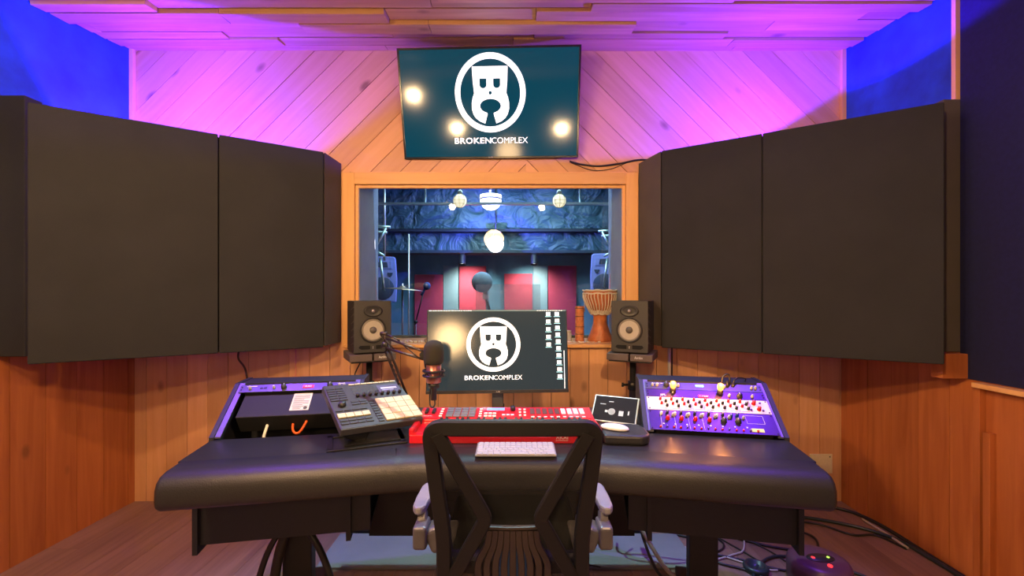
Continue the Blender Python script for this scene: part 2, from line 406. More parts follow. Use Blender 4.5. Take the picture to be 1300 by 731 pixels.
mb = MB(); mb.box((wx0+.017, (YB+.02+GY)/2, (wz0+2.165)/2), (.03, GY-YB-.02, 2.165-wz0)); mb.box((wx1-.017, (YB+.02+GY)/2, (wz0+2.165)/2), (.03, GY-YB-.02, 2.165-wz0))
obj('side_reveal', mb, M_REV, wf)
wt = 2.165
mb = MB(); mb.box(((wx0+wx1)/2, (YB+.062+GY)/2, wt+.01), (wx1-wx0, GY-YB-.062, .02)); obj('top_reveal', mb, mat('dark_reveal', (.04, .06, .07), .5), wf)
mb = MB(); t_ = .02
mb.box(((wx0+wx1)/2, GY, wz0+.010), (wx1-wx0-.064, .02, .02)); mb.box(((wx0+wx1)/2, GY-.14, wt-.012), (wx1-wx0-.064, .02, .02))
obj('pane_frame', mb, mat('grey_seal', (.12, .13, .13), .5), wf)
mb = MB(); mb.box(((wx0+wx1)/2, GY-.07, (wz0+wt)/2), (wx1-wx0-.066, .006, 1.12), Matrix.Rotation(R(5.6), 3, 'X')); obj('window_pane', mb, M_GLASS, wf)

# ------------------------------------------------------------------ live room behind the glass
D = mat('live_dark', (.03, .05, .065), .8)
M_LW = mat('live_wall_teal', (.10, .24, .32), .6, bump=(4, .6), var=.4)
M_LF = mat('live_floor', (.05, .04, .04), .5)
LY = 6.1
F_DRAPE = fabric('blue_drape', (.05, .12, .16), 300, 1.0, .38, .6, .5)
mb = MB(); mb.box((-.15, (GY+LY)/2+.02, -.06), (6.2, LY-GY, .1)); struct('floor_live_room', mb, M_LF)
mb = MB(); mb.box((-.15, (GY+LY)/2+.02, 2.86), (6.2, LY-GY, .1)); struct('ceiling_live_room', mb, D)
mb = MB(); mb.box((-.15, LY+.05, 1.4), (6.2, .1, 3.0)); struct('wall_live_room_back', mb, M_LW)
mb = MB(); mb.box((-3.3, (GY+LY)/2, 1.4), (.1, LY-GY+.1, 3.0)); struct('wall_live_room_left', mb, D)
mb = MB(); mb.box((3.0, (GY+LY)/2, 1.4), (.1, LY-GY+.1, 3.0)); struct('wall_live_room_right', mb, D)
mb = MB(); 
for (x0, x1, z0, z1) in ((-3.3, wx0, -.01, 2.81), (wx1, 3.0, -.01, 2.81), (wx0, wx1, -.01, wz0-.024), (wx0, wx1, wt+.024, 2.81)):
    mb.box(((x0+x1)/2, GY-.08, (z0+z1)/2), (x1-x0, .1, z1-z0))
struct('wall_live_room_front', mb, D)
# upper drapes: two wrinkled bands
def drape(name, x0, x1, z0, z1, y, label, seed, amp=.035, mt=None):
    mb = MB(); nx, nz = 120, 34; rnd = random.Random(seed); ph = [(rnd.uniform(1, 5), rnd.uniform(0, 6), rnd.uniform(.5, 4), rnd.uniform(.3, 1)) for _ in range(7)]
    vs = []
    for side in (0, .01):
        g = [[None]*(nx+1) for _ in range(nz+1)]
        for j in range(nz+1):
            for i in range(nx+1):
                x = x0+(x1-x0)*i/nx; z = z0+(z1-z0)*j/nz
                d = sum(a*math.sin(f_*x*2.2+p+s_*math.sin(z*3+p)) for f_, p, s_, a in ph)*amp/3
                g[j][i] = mb.bm.verts.new((x, y+d+side, z))
        for j in range(nz):
            for i in range(nx):
                f_ = mb.bm.faces.new((g[j][i], g[j][i+1], g[j+1][i+1], g[j+1][i])); f_.smooth = True
    o = obj(name, mb, mt or F_DRAPE); tag(o, label, 'drape'); return o
drape('upper_drape', -2.9, 2.7, 2.19, 2.76, 5.60, 'crumpled blue plastic drape along the top of the live room beyond the window', 3)
drape('lower_drape', -2.9, 2.7, 1.92, 2.14, 5.66, 'lower strip of crumpled blue drape behind the round white globe', 5)
mb = MB(); mb.box((-.1, 5.62, 2.165), (5.9, .10, .03)); tag(obj('soffit_batten', mb, mat('dark_batten', (.02, .03, .05), .5)), 'thin dark batten between the two blue drape bands in the live room', 'batten')
mb = MB(); mb.box((-.1, 5.72, 1.895), (5.9, .3, .035)); so = obj('spot_rail', mb, D); tag(so, 'dark horizontal beam carrying two small spotlights in the live room', 'beam')
# beam near the glass
mb = MB(); mb.box((-.15, 4.0, 2.165), (3.1, .04, .02)); mb.cyl((-.8, 4.0, 2.175), (-.8, 4.0, 2.81), .008); mb.cyl((.6, 4.0, 2.175), (.6, 4.0, 2.81), .008)
tag(obj('curtain_rail', mb, mat('pale_rail', (.5, .6, .65), .3, .5)), 'long thin pale rail near the top of the control room window', 'rail')
# wall panels
def red_panel(px0, px1, ztop, zbot, shade, label, y=LY-.06):
    mb = MB(); x0 = (px0-652)*y/560; x1 = (px1-652)*y/560
    mb.box(((x0+x1)/2, y+.03, (ztop+zbot)/2), (x1-x0, .05, ztop-zbot), bev=.006)
    o = obj('wall_panel', mb, shade); tag(o, label, 'acoustic panel', None); return o
RED = fabric('red_cloth', (.62, .07, .10), 400); RED2 = fabric('dull_red_cloth', (.42, .05, .09), 400)
red_panel(526, 562, 1.63, .55, RED2, 'short red wall panel left of the two spotlights, behind the small mic stand')
red_panel(583, 617, 1.745, .55, RED, 'bright red wall panel under the left spotlight')
red_panel(640, 676, 1.64, .55, RED, 'short red wall panel under the right spotlight')
red_panel(696, 732, 1.75, .62, RED2, 'tall red wall panel right of the spotlights')
red_panel(489, 497, 1.93, 1.50, RED2, 'narrow red panel edge above the left blue loudspeaker')
red_panel(757, 769, 1.93, 1.45, RED2, 'narrow red panel edge above the right blue loudspeaker')
# grey divider slats beside the panels
for px0, px1, lab in ((563, 582, 'pale grey blue door leaf between the left pair of red panels'), (677, 695, 'pale grey blue door leaf between the right pair of red panels')):
    mb = MB(); y = LY-.03; x0 = (px0-652)*y/560; x1 = (px1-652)*y/560
    mb.box(((x0+x1)/2, y, .9), (x1-x0, .04, 1.7), bev=.004); tag(obj('wall_board', mb, mat('pale_board', (.20, .28, .31), .6)), lab, 'board')
# spotlights
def spot(x, label):
    t = thing('spotlight', label, 'spotlight', (x, 5.6, 1.877), group='small spotlights in the live room')
    mb = MB(); mb.cyl((0, 0, 0), (0, 0, -.03), .012).box((0, 0, -.006), (.06, .05, .012), bev=.003); obj('bracket', mb, M_BLK, t)
    mb = MB(); mb.lathe([(.03, 0), (.045, -.02), (.045, -.12), (.05, -.13), (.042, -.13), (.03, -.09)], (0, 0, -.02), Matrix.Rotation(R(-14), 3, 'X')); obj('housing', mb, M_BLK, t)
    mb = MB(); mb.lathe([(0, 0), (.036, 0), (0, -.006)], (0, -.028, -.125), Matrix.Rotation(R(-14), 3, 'X')); obj('lens', mb, mat('spot_lens', (1, 1, 1), .3, emit=(.9, 1, .95), es=1.5), t)
spot((587-652)/100, 'small black spotlight over the left bright red panel'); spot((678-652)/100, 'small black spotlight over the right red panel')
# round ceiling lamp, and globes standing in for lamp reflections in the pane
E_W = mat('lamp_glass_white', (1, 1, 1), .4, emit=(.92, .92, 1), es=5)
E_Y = mat('reflection_cream', (1, .95, .8), .4, emit=(1, .95, .66), es=1.0)
y = 5.4; t = thing('reflection_globe', 'bright round white globe added for the floor lamp reflection, glowing blue on the drape', 'lamp', ((629-652)*y/560, y, 1.32+(377-310)*y/560))  # built globe stands in for the floor lamp's reflection in the pane
mb = MB(); mb.sphere((0, 0, 0), .100); obj('globe', mb, E_W, t)
mb = MB(); mb.cyl((0, .06, .05), (0, .06, .16), .02).box((0, .06, .155), (.14, .05, .02), bev=.004).cyl((0, .06, .15), (0, .06, 2.81-1.32-67*5.4/560), .006); obj('mount', mb, M_BLK, t)
y = 4.9; t = thing('ceiling_lamp', 'half round white lamp crossed by a dark line at the top of the window', 'lamp', ((623-652)*y/560, y, 1.32+(377-254)*y/560))
mb = MB(); mb.lathe([(.118, .0), (.114, -.03), (.09, -.075), (.05, -.103), (0, -.114)], (0, 0, 0)); obj('shade', mb, E_W, t)
mb = MB(); mb.lathe([(.12, .0), (.12, .018)], (0, 0, 0)); obj('band', mb, mat('band_dark', (.03, .03, .08), .4), t)
mb = MB(); mb.lathe([(.12, .018), (.12, .05)], (0, 0, 0)); obj('collar', mb, E_W, t)
mb = MB(); mb.cyl((0, 0, .05), (0, 0, 2.81-(1.32+(377-254)*y/560)), .008); obj('stem', mb, M_BLK, t)
gl = None
for px, lab in ((584, 'caged globe on a thin rod added for a pendant reflection, left one at the top of the window'), (710, 'caged globe on a thin rod added for a pendant reflection, right one at the top of the window')):
    y = 3.75; P = ((px-652)*y/560, y, 1.32+(377-255)*y/560)  # caged globes built where the pendants reflect in the pane
    if gl is None:
        gl = t = thing('caged_reflection_globe', lab, 'lamp', P, group='globes added for pendant reflections in the window')
        mb = MB(); mb.sphere((0, 0, 0), .056); obj('globe', mb, E_Y, t)
        mb = MB()
        for k in range(4):
            a = R(45*k); mb.tube([(.059*math.cos(b)*math.cos(a), .059*math.cos(b)*math.sin(a), .059*math.sin(b)) for b in [R(q) for q in range(0, 361, 20)]], .0018, 5)
        for z in (-.03, 0, .03):
            r_ = math.sqrt(.059**2-z*z); mb.tube([(r_*math.cos(R(q)), r_*math.sin(R(q)), z) for q in range(0, 361, 20)], .0016, 5)
        obj('cage', mb, mat('brass_wire', (.3, .28, .12), .4, .6), t)
        mb = MB(); mb.cyl((0, 0, .056), (0, 0, 2.81-P[2]), .006); mb.lathe([(.022, .05), (.022, .08), (.008, .095)], (0, 0, 0)); obj('rod', mb, mat('grey_rod', (.4, .42, .4), .4, .5), t)
    else: dup(gl, P, label=lab)
# hanging thin poles
for px, y, z0, z1, r_, lab in ((488, 4.6, 1.7, 2.81, .013, 'thin hanging pole near the left end of the window'), (519, 4.4, .0, 1.95, .008, 'slim bright upright stand pole left of the short red panel')):
    mb = MB(); x = (px-652)*y/560; mb.cyl((x, y, z0), (x, y, z1), r_)
    if z0 == 0: mb.cyl((x, y, 0), (x, y, .02), .12, .1); mb.cyl((x, y, .8), (x, y, .86), .014)
    tag(obj('stand_pole', mb, mat('pale_pole', (.6, .66, .7), .3, .7)), lab, 'pole')
# loudspeakers on poles
M_PA = mat('blue_grey_speaker_shell', (.22, .26, .62), .5); M_PAG = mat('speaker_grille', (.02, .04, .08), .6)
def pa(loc, rz, label):
    t = thing('loudspeaker', label, 'loudspeaker', loc, (0, 0, rz), group='loudspeakers on poles in the live room')
    mb = MB(); mb.prism([(-.15, -.26), (.15, -.26), (.16, .0), (.145, .24), (.12, .26), (-.12, .26), (-.145, .24), (-.16, 0)], 'y', -.12, .13, .012); obj('cabinet', mb, M_PA, t)
    mb = MB(); mb.lathe([(.128, 0), (.128, .012), (.12, .016), (0, .02)], (0, -.118, -.10), Matrix.Rotation(R(90), 3, 'X'), 32); obj('woofer', mb, M_PAG, t)
    mb = MB(); mb.prism([(-.105, .12), (.105, .12), (.105, .21), (-.105, .21)], 'y', -.128, -.121, .003); mb.mat(1).prism([(-.06, .135), (.06, .135), (.05, .195), (-.05, .195)], 'y', -.132, -.129); obj('horn', mb, [M_PA, M_PAG], t)
    for s in (-1, 1):
        mb = MB(); mb.prism([(s*.055, .075), (s*.115, .075), (s*.10, .035), (s*.07, .03)], 'y', -.130, -.121, .002); obj('port', mb, M_PAG, t)
    mb = MB(); mb.cyl((0, 0, -loc[2]+.0), (0, 0, -.26), .018)
    for k in range(3):
        a = R(120*k+30); mb.cyl((0, 0, -loc[2]+.5), (.4*math.cos(a), .4*math.sin(a), -loc[2]+.012), .012)
    obj('pole', mb, M_BLK, t)
pa((-1.51, 5.1, 1.52), R(14), 'blue lit loudspeaker at the left end of the window'); pa((1.06, 5.15, 1.56), R(-12), 'blue lit loudspeaker at the right end of the window, behind the goblet drum')
# cymbal
y = 4.2; t = thing('cymbal', 'thin bronze cymbal on a stand beyond the left of the window', 'cymbal', ((511-652)*y/560, y, 0))
zc = 1.32+(377-366.5)*y/560
mb = MB(); mb.lathe([(0, .03), (.02, .028), (.032, .012), (.10, .004), (.19, -.006), (.19, -.008), (.03, .008), (0, .02)], (0, 0, zc), Matrix.Rotation(R(4), 3, 'Y'), 40); obj('plate', mb, mat('bronze_plate', (.55, .42, .28), .35, .8), t)
mb = MB(); mb.cyl((0, 0, .45), (0, 0, zc+.05), .008)
for k in range(3):
    a = R(120*k); mb.cyl((0, 0, .5), (.28*math.cos(a), .28*math.sin(a), .01), .009)
obj('stand', mb, M_STEEL, t)
# small mic on stand
y = 4.8; x = (542-652)*y/560; zc = 1.32+(377-363)*y/560
t = thing('microphone_stand', 'small dark microphone on a slim boom stand before the short red panel', 'microphone', (x-.12, y, 0))
mb = MB(); mb.sphere((.12, 0, zc), .042, 1, 1, 1.05); mb.cyl((.10, 0, zc-.03), (.06, 0, zc-.10), .015); obj('microphone', mb, mat('navy_foam', (.02, .05, .16), .7), t)
mb = MB(); mb.cyl((.085, 0, zc-.06), (-.01, 0, zc-.42), .007).cyl((0, 0, .02), (0, 0, zc-.40), .009).cyl((0, 0, 0), (0, 0, .025), .12, .10); mb.sphere((0, 0, zc-.39), .02); obj('stand', mb, M_BLKM, t)
# pop filter microphone
y = 4.5; x = (612-652)*y/560; zc = 1.32+(377-358)*y/560
t = thing('microphone_with_filter', 'large round grey microphone foam on a stand in the middle of the window', 'microphone', (x, y, 0))
mb = MB(); mb.sphere((0, 0, zc), .108, 1, .7, .98, 32); obj('foam_ball', mb, mat('grey_foam', (.20, .26, .30), .95, bump=(200, .4)), t)
mb = MB()
for k in range(12):
    a = R(30*k); mb.cyl((.03+.02*math.cos(a), -.01, zc-.15+.02*math.sin(a)), (.03+.05*math.cos(a), -.01, zc-.15+.05*math.sin(a)), .003)
mb.cyl((.03, -.02, zc-.15), (.03, .02, zc-.15), .025); obj('shock_mount', mb, mat('pale_metal', (.6, .55, .5), .3, .8), t)
mb = MB(); mb.cyl((.03, .01, zc-.09), (.03, .01, zc-.17), .02).cyl((.035, .01, zc-.15), (.08, .01, zc-.30), .014).cyl((.08, .01, 0), (.08, .01, zc-.29), .012).cyl((.08, .01, 0), (.08, .01, .02), .14, .12); obj('stand', mb, M_BLKM, t)
# translucent sheet added to show a reflection in the window glass
y = 4.1; mb = MB(); mb.box(((645-652)*y/560, y, .72), (.60, .008, 1.44)); mb.box(((645-652)*y/560, y, .02), (.6, .3, .02))
mt = mat('reflection_grey', (.45, .5, .55), .25, alpha=.30); tag(obj('reflection_sheet', mb, mt), 'low see-through grey sheet added for a reflection in the middle of the window', 'screen')
# bare clutter high on the far left / right of the live room (folded light stand)
def clutter(x, y, z, s, label):
    t = thing('folded_lamp_bracket', label, 'bracket', (x, y, z))
    mb = MB()
    for a, b in (((-.08, 0, .02), (.16, 0, .0)), ((-.10, 0, -.03), (.12, .02, -.05)), ((.12, 0, 0), (.0, 0, -.22)), ((.0, 0, -.22), (.10, 0, -.28)), ((.06, 0, -.3), (.10, 0, -.62)), ((-.02, 0, -.3), (-.02, 0, -.62))):
        mb.cyl([v*s if i == 0 else v for i, v in enumerate(a)], [v*s if i == 0 else v for i, v in enumerate(b)], .012)
    obj('arms', mb, mat('mint_metal', (.55, .75, .72), .3, .8), t)
    mb = MB(); mb.cyl((0, 0, .02), (0, 0, 2.81-z), .012); obj('hanger', mb, D, t)
clutter(-1.36, 4.3, 2.00, 1, 'pale metal bracket hanging at the far left of the window'); clutter(1.10, 4.9, 2.05, -1, 'pale metal bracket hanging at the far right of the window')

# ------------------------------------------------------------------ things on the window sill
SZ = wz0
# goblet drum (djembe)
y = 3.06; t = thing('goblet_drum', 'rope strung goblet drum standing on the right of the window sill', 'drum', (.60, y, SZ))
H = .352
M_DR = mat('carved_drum_wood', (.50, .16, .05), .45, bump=(22, .9), var=.5)
mb = MB(); mb.lathe([(.085, 0), (.087, .012), (.066, .06), (.048, .12), (.046, .165), (.06, .19), (.092, .25), (.112, .32), (.113, H-.012), (.105, H-.012), (.10, .3)], seg=36); obj('shell', mb, M_DR, t)
mb = MB(); mb.lathe([(.112, H-.014), (.113, H-.004), (.10, H), (0, H)], seg=36); obj('skin', mb, mat('goat_skin', (.78, .68, .50), .7), t)
M_ROPE = mat('cream_rope', (.80, .74, .58), .8, bump=(300, .5))
mb = MB()
for z, r_ in ((H-.005, .118), (H-.026, .117), (.197, .070), (.186, .065), (.205, .074)):
    mb.tube([(r_*math.cos(R(q)), r_*math.sin(R(q)), z+.003*math.sin(R(q*9))) for q in range(0, 361, 8)], .0055, 6)
obj('rope_ring', mb, M_ROPE, t)
mb = MB()
for k in range(30):
    a = R(12*k); b = R(12*k+4); c_, s_ = math.cos, math.sin
    mb.tube([(.116*c_(a), .116*s_(a), H-.02), (.117*c_(a), .117*s_(a), .30), (.099*c_(b), .099*s_(b), .25), (.07*c_(b), .07*s_(b), .19)], .0038, 5)
obj('rope_lacing', mb, M_ROPE, t)
# cylinder drum / rain stick
y = 3.02; t = thing('carved_tube', 'patterned orange wooden tube beside the goblet drum on the sill', 'percussion tube', (.452, y, SZ))
mb = MB(); mb.lathe([(.030, 0), (.032, .008), (.030, .02), (.029, .22), (.031, .235), (.028, .24), (.024, .235), (.022, .2)], seg=28); obj('tube', mb, mat('carved_orange_wood', (.55, .20, .07), .5, bump=(45, 1), var=.6), t)
for z in (.05, .10, .17, .225):
    mb = MB(); mb.tube([(.032*math.cos(R(q)), .032*math.sin(R(q)), z) for q in range(0, 361, 15)], .0018, 5); obj('band', mb, M_BLK, t)
mb = MB(); mb.cyl((.033, 0, .20), (.033, 0, .262), .003); obj('peg', mb, M_STEEL, t)
# glass jar
t = thing('glass_jar', 'small clear jar on the sill left of the patterned tube', 'jar', (.375, 3.0, SZ))
mb = MB(); mb.lathe([(.018, 0), (.020, .01), (.020, .05), (.016, .06), (.016, .07)], seg=20); obj('jar_body', mb, mat('cloudy_glass', (.6, .65, .6), .15, alpha=.55), t)
mb = MB(); mb.lathe([(.017, .062), (.017, .076), (0, .077)], seg=20); obj('lid', mb, mat('pale_lid', (.5, .5, .45), .4), t)
# row of white crystals / lights on sill left, and dark stones
mb = MB(); rr = random.Random(4)
for k in range(34):
    x = -.80+k*.0155; mb.sphere((x+rr.uniform(-.003, .003), 2.93+rr.uniform(-.02, .03), SZ+.006), rr.uniform(.005, .009), seg=8)
o = obj('pebble_row', mb, mat('white_pebble', (.9, .88, .8), .4)); tag(o, 'row of small white pebbles along the left of the window sill', 'pebbles', kind='stuff')
for i, (x, s) in enumerate(((-.565, .020), (-.525, .017))):
    mb = MB(); mb.sphere((x, 2.90, SZ+s*.8), s, 1.2, .9, .8, 14); tag(obj('stone', mb, mat('grey_stone', (.22, .18, .15), .6, bump=(60, .8))), ('larger left of two grey stones on the left of the sill', 'smaller right of two grey stones on the left of the sill')[i], 'stone')
mb = MB()
for k in range(14): mb.sphere((.35+rr.uniform(0, .22), 2.92+rr.uniform(-.02, .05), SZ+.004), rr.uniform(.004, .009), 1.5, 1, .6, seg=8)
tag(obj('scattered_shells', mb, mat('shell_white', (.8, .75, .65), .5)), 'scattered small pale shells on the sill at the foot of the drums', 'shells', kind='stuff')

# ------------------------------------------------------------------ angled acoustic panels
def acoustic(A, B, name, label, depth=.20, seam=.425):
    """A: corner far from camera (x,y), B: corner near the camera; z range fixed"""
    A, B = Vector(A), Vector(B); z0, z1 = 1.022, 2.182
    d = (B-A).normalized(); nrm = Vector((d.y, -d.x))
    if nrm.y < 0: nrm = -nrm
    t = thing(name, label, 'acoustic panel', ((A.x+B.x)/2, (A.y+B.y)/2, z0))
    L = (B-A).length; M = Matrix(((d.x, nrm.x, 0), (d.y, nrm.y, 0), (0, 0, 1)))
    for a, b in ((0, L*seam-.002), (L*seam+.002, L)):
        mb = MB(); cpt = A+d*((a+b)/2)+nrm*(.02)
        mb.box((cpt.x, cpt.y, (z0+z1)/2), (b-a, .04, z1-z0), M, bev=.006, seg=3); obj('cloth_face', mb, F_PANEL, t, True)
    mb = MB(); cpt = A+d*(L/2)+nrm*.067; mb.box((cpt.x, cpt.y, (z0+z1)/2), (L-.008, .05, z1-z0-.006), M, bev=.004); obj('frame', mb, M_BODY, t, True)
    p = A+d*(L*.28)+nrm*.08; mb = MB(); mb.box((p.x, (p.y+YB-.013)/2, 1.5), (.05, YB-.013-p.y, .05)); obj('wall_bracket', mb, M_BODY, t, True)
    return t, d, nrm
acoustic((-1.128, 2.62), (-2.145, 1.944), 'corner_panel', 'large black cloth acoustic panel left of the window')
acoustic((.872, 2.60), (1.900, 1.944), 'corner_panel', 'large black cloth acoustic panel right of the window')
def side_piece(x0, x1, y0, y1, z0, z1, name, label, m):
    mb = MB(); mb.box(((x0+x1)/2, (y0+y1)/2, (z0+z1)/2), (x1-x0, y1-y0, z1-z0), bev=.004); tag(obj(name, mb, m), label, 'acoustic panel')
for pts, lab in (([(-1.124, 2.622), (-1.112, 2.845), (-1.17, 2.845), (-1.175, 2.70)], 'narrow cloth return strip between left panel and window casing'), ([(.868, 2.602), (.806, 2.845), (.90, 2.845), (.918, 2.68)], 'narrow cloth return strip between right panel and window casing')):
    mb = MB(); mb.prism(pts, 'z', 1.03, 2.180, .002); tag(obj('panel_return', mb, F_PANEL2), lab, 'acoustic panel')
side_piece(XL+.002, XL+.17, 2.07, 2.15, 1.04, 2.268, 'wall_panel', 'dark cloth panel at the left edge of the photo', F_PANEL)
side_piece(XR-.095, XR-.002, 2.09, 2.14, 1.06, 2.258, 'panel_post', 'narrow grey cloth post right of the right acoustic panel', F_PANEL2)
mb = MB(); mb.box((XR-.075, 2.08, .998), (.13, .06, .115), bev=.003); tag(obj('wood_block', mb, W_SIDE_DIM), 'small pale wood block under the narrow grey cloth post', 'wood block')
mb = MB(); mb.prism([(.43, .94), (2.085, .94), (2.085, 2.82), (.43, 2.60)], 'x', XR-.022, XR-.002); tag(obj('dark_curtain_panel', mb, M_NAVY), 'dark navy cloth panel above the pale ledge at the right edge', 'acoustic panel')
for x, lab in ((-1.95, 'small violet wall light hidden above the left acoustic panel'), (1.56, 'small violet wall light hidden above the right acoustic panel')):
    t = thing('led_fixture', lab, 'light', (x, 2.56, 2.09), group='violet lights behind the corner panels')
    mb = MB(); mb.box((0, 0, 0), (.12, .06, .08), bev=.01); mb.cyl((0, .03, 0), (0, YB-.013-2.56, 0), .012); obj('housing', mb, M_BLK, t)
    mb = MB(); mb.lathe([(.03, .0), (.03, .012), (0, .02)], (0, 0, .04)); obj('lens', mb, mat('violet_lens', (.5, .2, 1), .3, emit=(.5, .2, 1), es=8), t)

# ------------------------------------------------------------------ warm lamps on the camera side
E_BULB = mat('warm_bulb', (1, .9, .7), .4, emit=(1, .62, .29), es=1350)
pend = None
for i, (x, y, z, lab) in enumerate(((-1.22, .60, 2.33, 'warm glass pendant lamp near the left wall'), (.37, .5, 1.97, 'warm glass pendant lamp right of the camera'), (-.80, .5, 1.98, 'warm glass pendant lamp left of the camera'))):
    if pend is None:
        pend = t = thing('pendant_lamp', lab, 'lamp', (x, y, z), group='warm pendant lamps on the camera side')
        mb = MB(); mb.sphere((0, 0, 0), .038); obj('bulb', mb, E_BULB, t)
        mb = MB(); mb.cyl((0, 0, .037), (0, 0, .09), .018).cyl((0, 0, .085), (0, 0, ceil_z(y)-z), .003); obj('cord', mb, M_BLK, t)
        mb = MB(); mb.lathe([(.13, .036), (.09, .075), (.03, .10), (.019, .10), (.028, .094), (.087, .070), (.127, .034)], seg=32); obj('added_lamp_shade', mb, mat('dark_shade', (.08, .07, .06), .5, .4), t)  # unseen shade added to keep warm light off the ceiling and upper wall
    else:
        d_ = dup(pend, (x, y, z), label=lab)
        for c_ in list(d_.children):
            if c_.name.startswith('cord'): c_.data = c_.data.copy(); [setattr(v, 'co', Vector((v.co.x, v.co.y, ceil_z(y)-z if v.co.z > .2 else v.co.z))) for v in c_.data.vertices]
t = thing('globe_floor_lamp', 'warm frosted globe floor lamp beside the camera', 'lamp', (-.30, -.38, 0))
mb = MB(); mb.sphere((0, 0, 1.50), .15, seg=32); obj('globe', mb, mat('frosted_globe', (1, .9, .7), .5, emit=(1, .62, .28), es=37), t)
mb = MB(); mb.cyl((0, 0, .02), (0, 0, 1.36), .012).cyl((0, 0, 0), (0, 0, .025), .14, .13); obj('pole', mb, M_BLKM, t)

# ------------------------------------------------------------------ screens
E_LOGO = mat('screen_white', (.9, .9, .9), .4, emit=(.88, .93, .93), es=1.0)
def emblem(parent, cx, cz, Rr, y, sy=1.0, word=None):
    parent = [c for c in parent.children if c.name.startswith('display')][0]
    def S(l): return [(cx+Rr*a, cz+Rr*b*sy) for a, b in l]
    flat_mesh('ring', [S(circ(0, 0, 1, n=72)), S(circ(0, 0, .846, n=72))], .0008, E_LOGO, parent, y)
    mouth = [(.295*math.cos(R(q)), -.32+.18*math.sin(R(q))) for q in range(-70, 251, 10)]
    right = [(-.50, .655), (-.485, .665), (.485, .665), (.50, .655), (.485, .30), (.455, .0), (.50, -.10), (.53, -.24), (.53, -.40), (.49, -.53), (.42, -.63), (.31, -.71), (.16, -.77), (.085, -.52)]
    left = [(-.085, -.52), (-.16, -.77), (-.31, -.71), (-.42, -.63), (-.49, -.53), (-.53, -.40), (-.53, -.24), (-.50, -.10), (-.455, .0), (-.485, .30)]
    def eye(x0, x1):
        m = (x0+x1)/2; r_ = (x1-x0)/2.0
        return [(x0, .365), (x1, .365)]+[(m+r_*math.cos(R(q)), .21+.085*math.sin(R(q))) for q in range(0, -181, -20)]
    flat_mesh('emblem', [S(right+mouth+left), S(eye(-.295, -.10)), S(eye(.09, .285)), S(circ(0, .01, .045, n=16))], .0008, E_LOGO, parent, y)
    zt = cz-1.13*Rr*sy; hh = .165*Rr
    text('wordmark', 'BROKEN', (cx-1.06*Rr, cx+.0*Rr, zt-hh, zt), .0008, E_LOGO, parent, y, bold=.022)
    text('wordmark', 'COMPLEX', (cx+.01*Rr, cx+1.06*Rr, zt-hh, zt), .0008, E_LOGO, parent, y)

def screen(name, label, loc, rot, w_, h_, bez, d, scr):
    t = thing(name, label, 'screen', loc, rot)
    mb = MB(); mb.box((0, d/2, 0), (w_, d, h_), bev=.004); mb.box((0, d+.012, -.05*h_), (w_*.55, .03, h_*.6), bev=.008); obj('housing', mb, M_BLK, t)
    mb = MB(); x, z = w_/2-bez, h_/2-bez
    mb.box((0, -.0005, 0), (2*x, .001, 2*z)); obj('display', mb, scr, t)
    mb = MB(); b = bez
    mb.box((0, -.002, h_/2-b/2), (w_, .004, b), bev=.0012); mb.box((0, -.002, -h_/2+b/2*1.0), (w_, .004, b), bev=.0012)
    mb.box((-w_/2+b/2, -.002, 0), (b, .004, h_-2*b), bev=.0012); mb.box((w_/2-b/2, -.002, 0), (b, .004, h_-2*b), bev=.0012)
    obj('bezel', mb, mat('bezel_gloss', (.03, .028, .024), .18, .2), t)
    return t
SCR1 = mat('tv_screen', (.003, .008, .012), .10, emit=(.0, .050, .080), es=1.0, spec=.35)
SCR2 = mat('monitor_screen', (.012, .014, .016), .13, emit=(.022, .036, .040), es=1.0, spec=.7)
t = screen('wall_television', 'large wall television above the window showing a round white emblem', (-.148, 2.729, 2.513), (R(15.6), 0, R(-2.1)), 1.11, .64, .012, .035, SCR1)
emblem(t, .005, .062, .218, -.0016, 1.04)
text('brand_mark', 'LG', (-.012, .012, -.317, -.309), .0006, mat('badge_grey', (.5, .5, .5), .4), t, -.0045)
mb = MB(); mb.box((0, .05, 0), (.30, .05, .30), bev=.01); mb.box((0, .075, .06), (.20, .06, .18), bev=.008); obj('wall_bracket', mb, M_BLKM, t)
# cable from the television
mb = MB(); mb.tube(spline([(.36, 2.83, 2.19), (.44, 2.845, 2.175), (.55, 2.846, 2.165), (.68, 2.846, 2.18), (.82, 2.846, 2.205), (.95, 2.84, 2.19)]), .006, 6); tag(obj('television_cable', mb, M_BLK), 'black cable sagging from the television to the right panel', 'cable')
mb = MB(); mb.tube(spline([(.37, 2.84, 2.185), (.50, 2.848, 2.14), (.62, 2.848, 2.145), (.74, 2.848, 2.19)]), .0025, 5); tag(obj('thin_cable', mb, M_BLK), 'thin cable loop just below the thick television cable', 'cable')

MT = thing('computer_monitor', 'computer monitor on the desk showing the emblem and desktop icons', 'monitor', (-.071, 1.996, 1.076), (R(-7.1), 0, R(3.9)))
t = MT; w_, h_ = .64, .375
mb = MB(); mb.box((0, .012, 0), (w_, .022, h_), bev=.003); mb.box((0, .035, -.02), (w_*.5, .035, h_*.5), bev=.01); obj('housing', mb, M_BLK, t)
mb = MB(); mb.box((0, .0005, .005), (w_-.01, .001, h_-.018)); obj('display', mb, SCR2, t)
mb = MB(); mb.box((0, -.001, -h_/2+.007), (w_, .004, .014), bev=.001); obj('chin', mb, M_BLK, t)
emblem(t, -.020, .030, .122, -.0006)
mb = MB(); mb.box((0, -.0006, .183), (w_-.012, .0008, .0045))
obj('menu_bar', mb, mat('menu_bar', (.1, .12, .12), .4, emit=(.05, .16, .15), es=1), t)
mb = MB(); rr = random.Random(2)
x = -.31
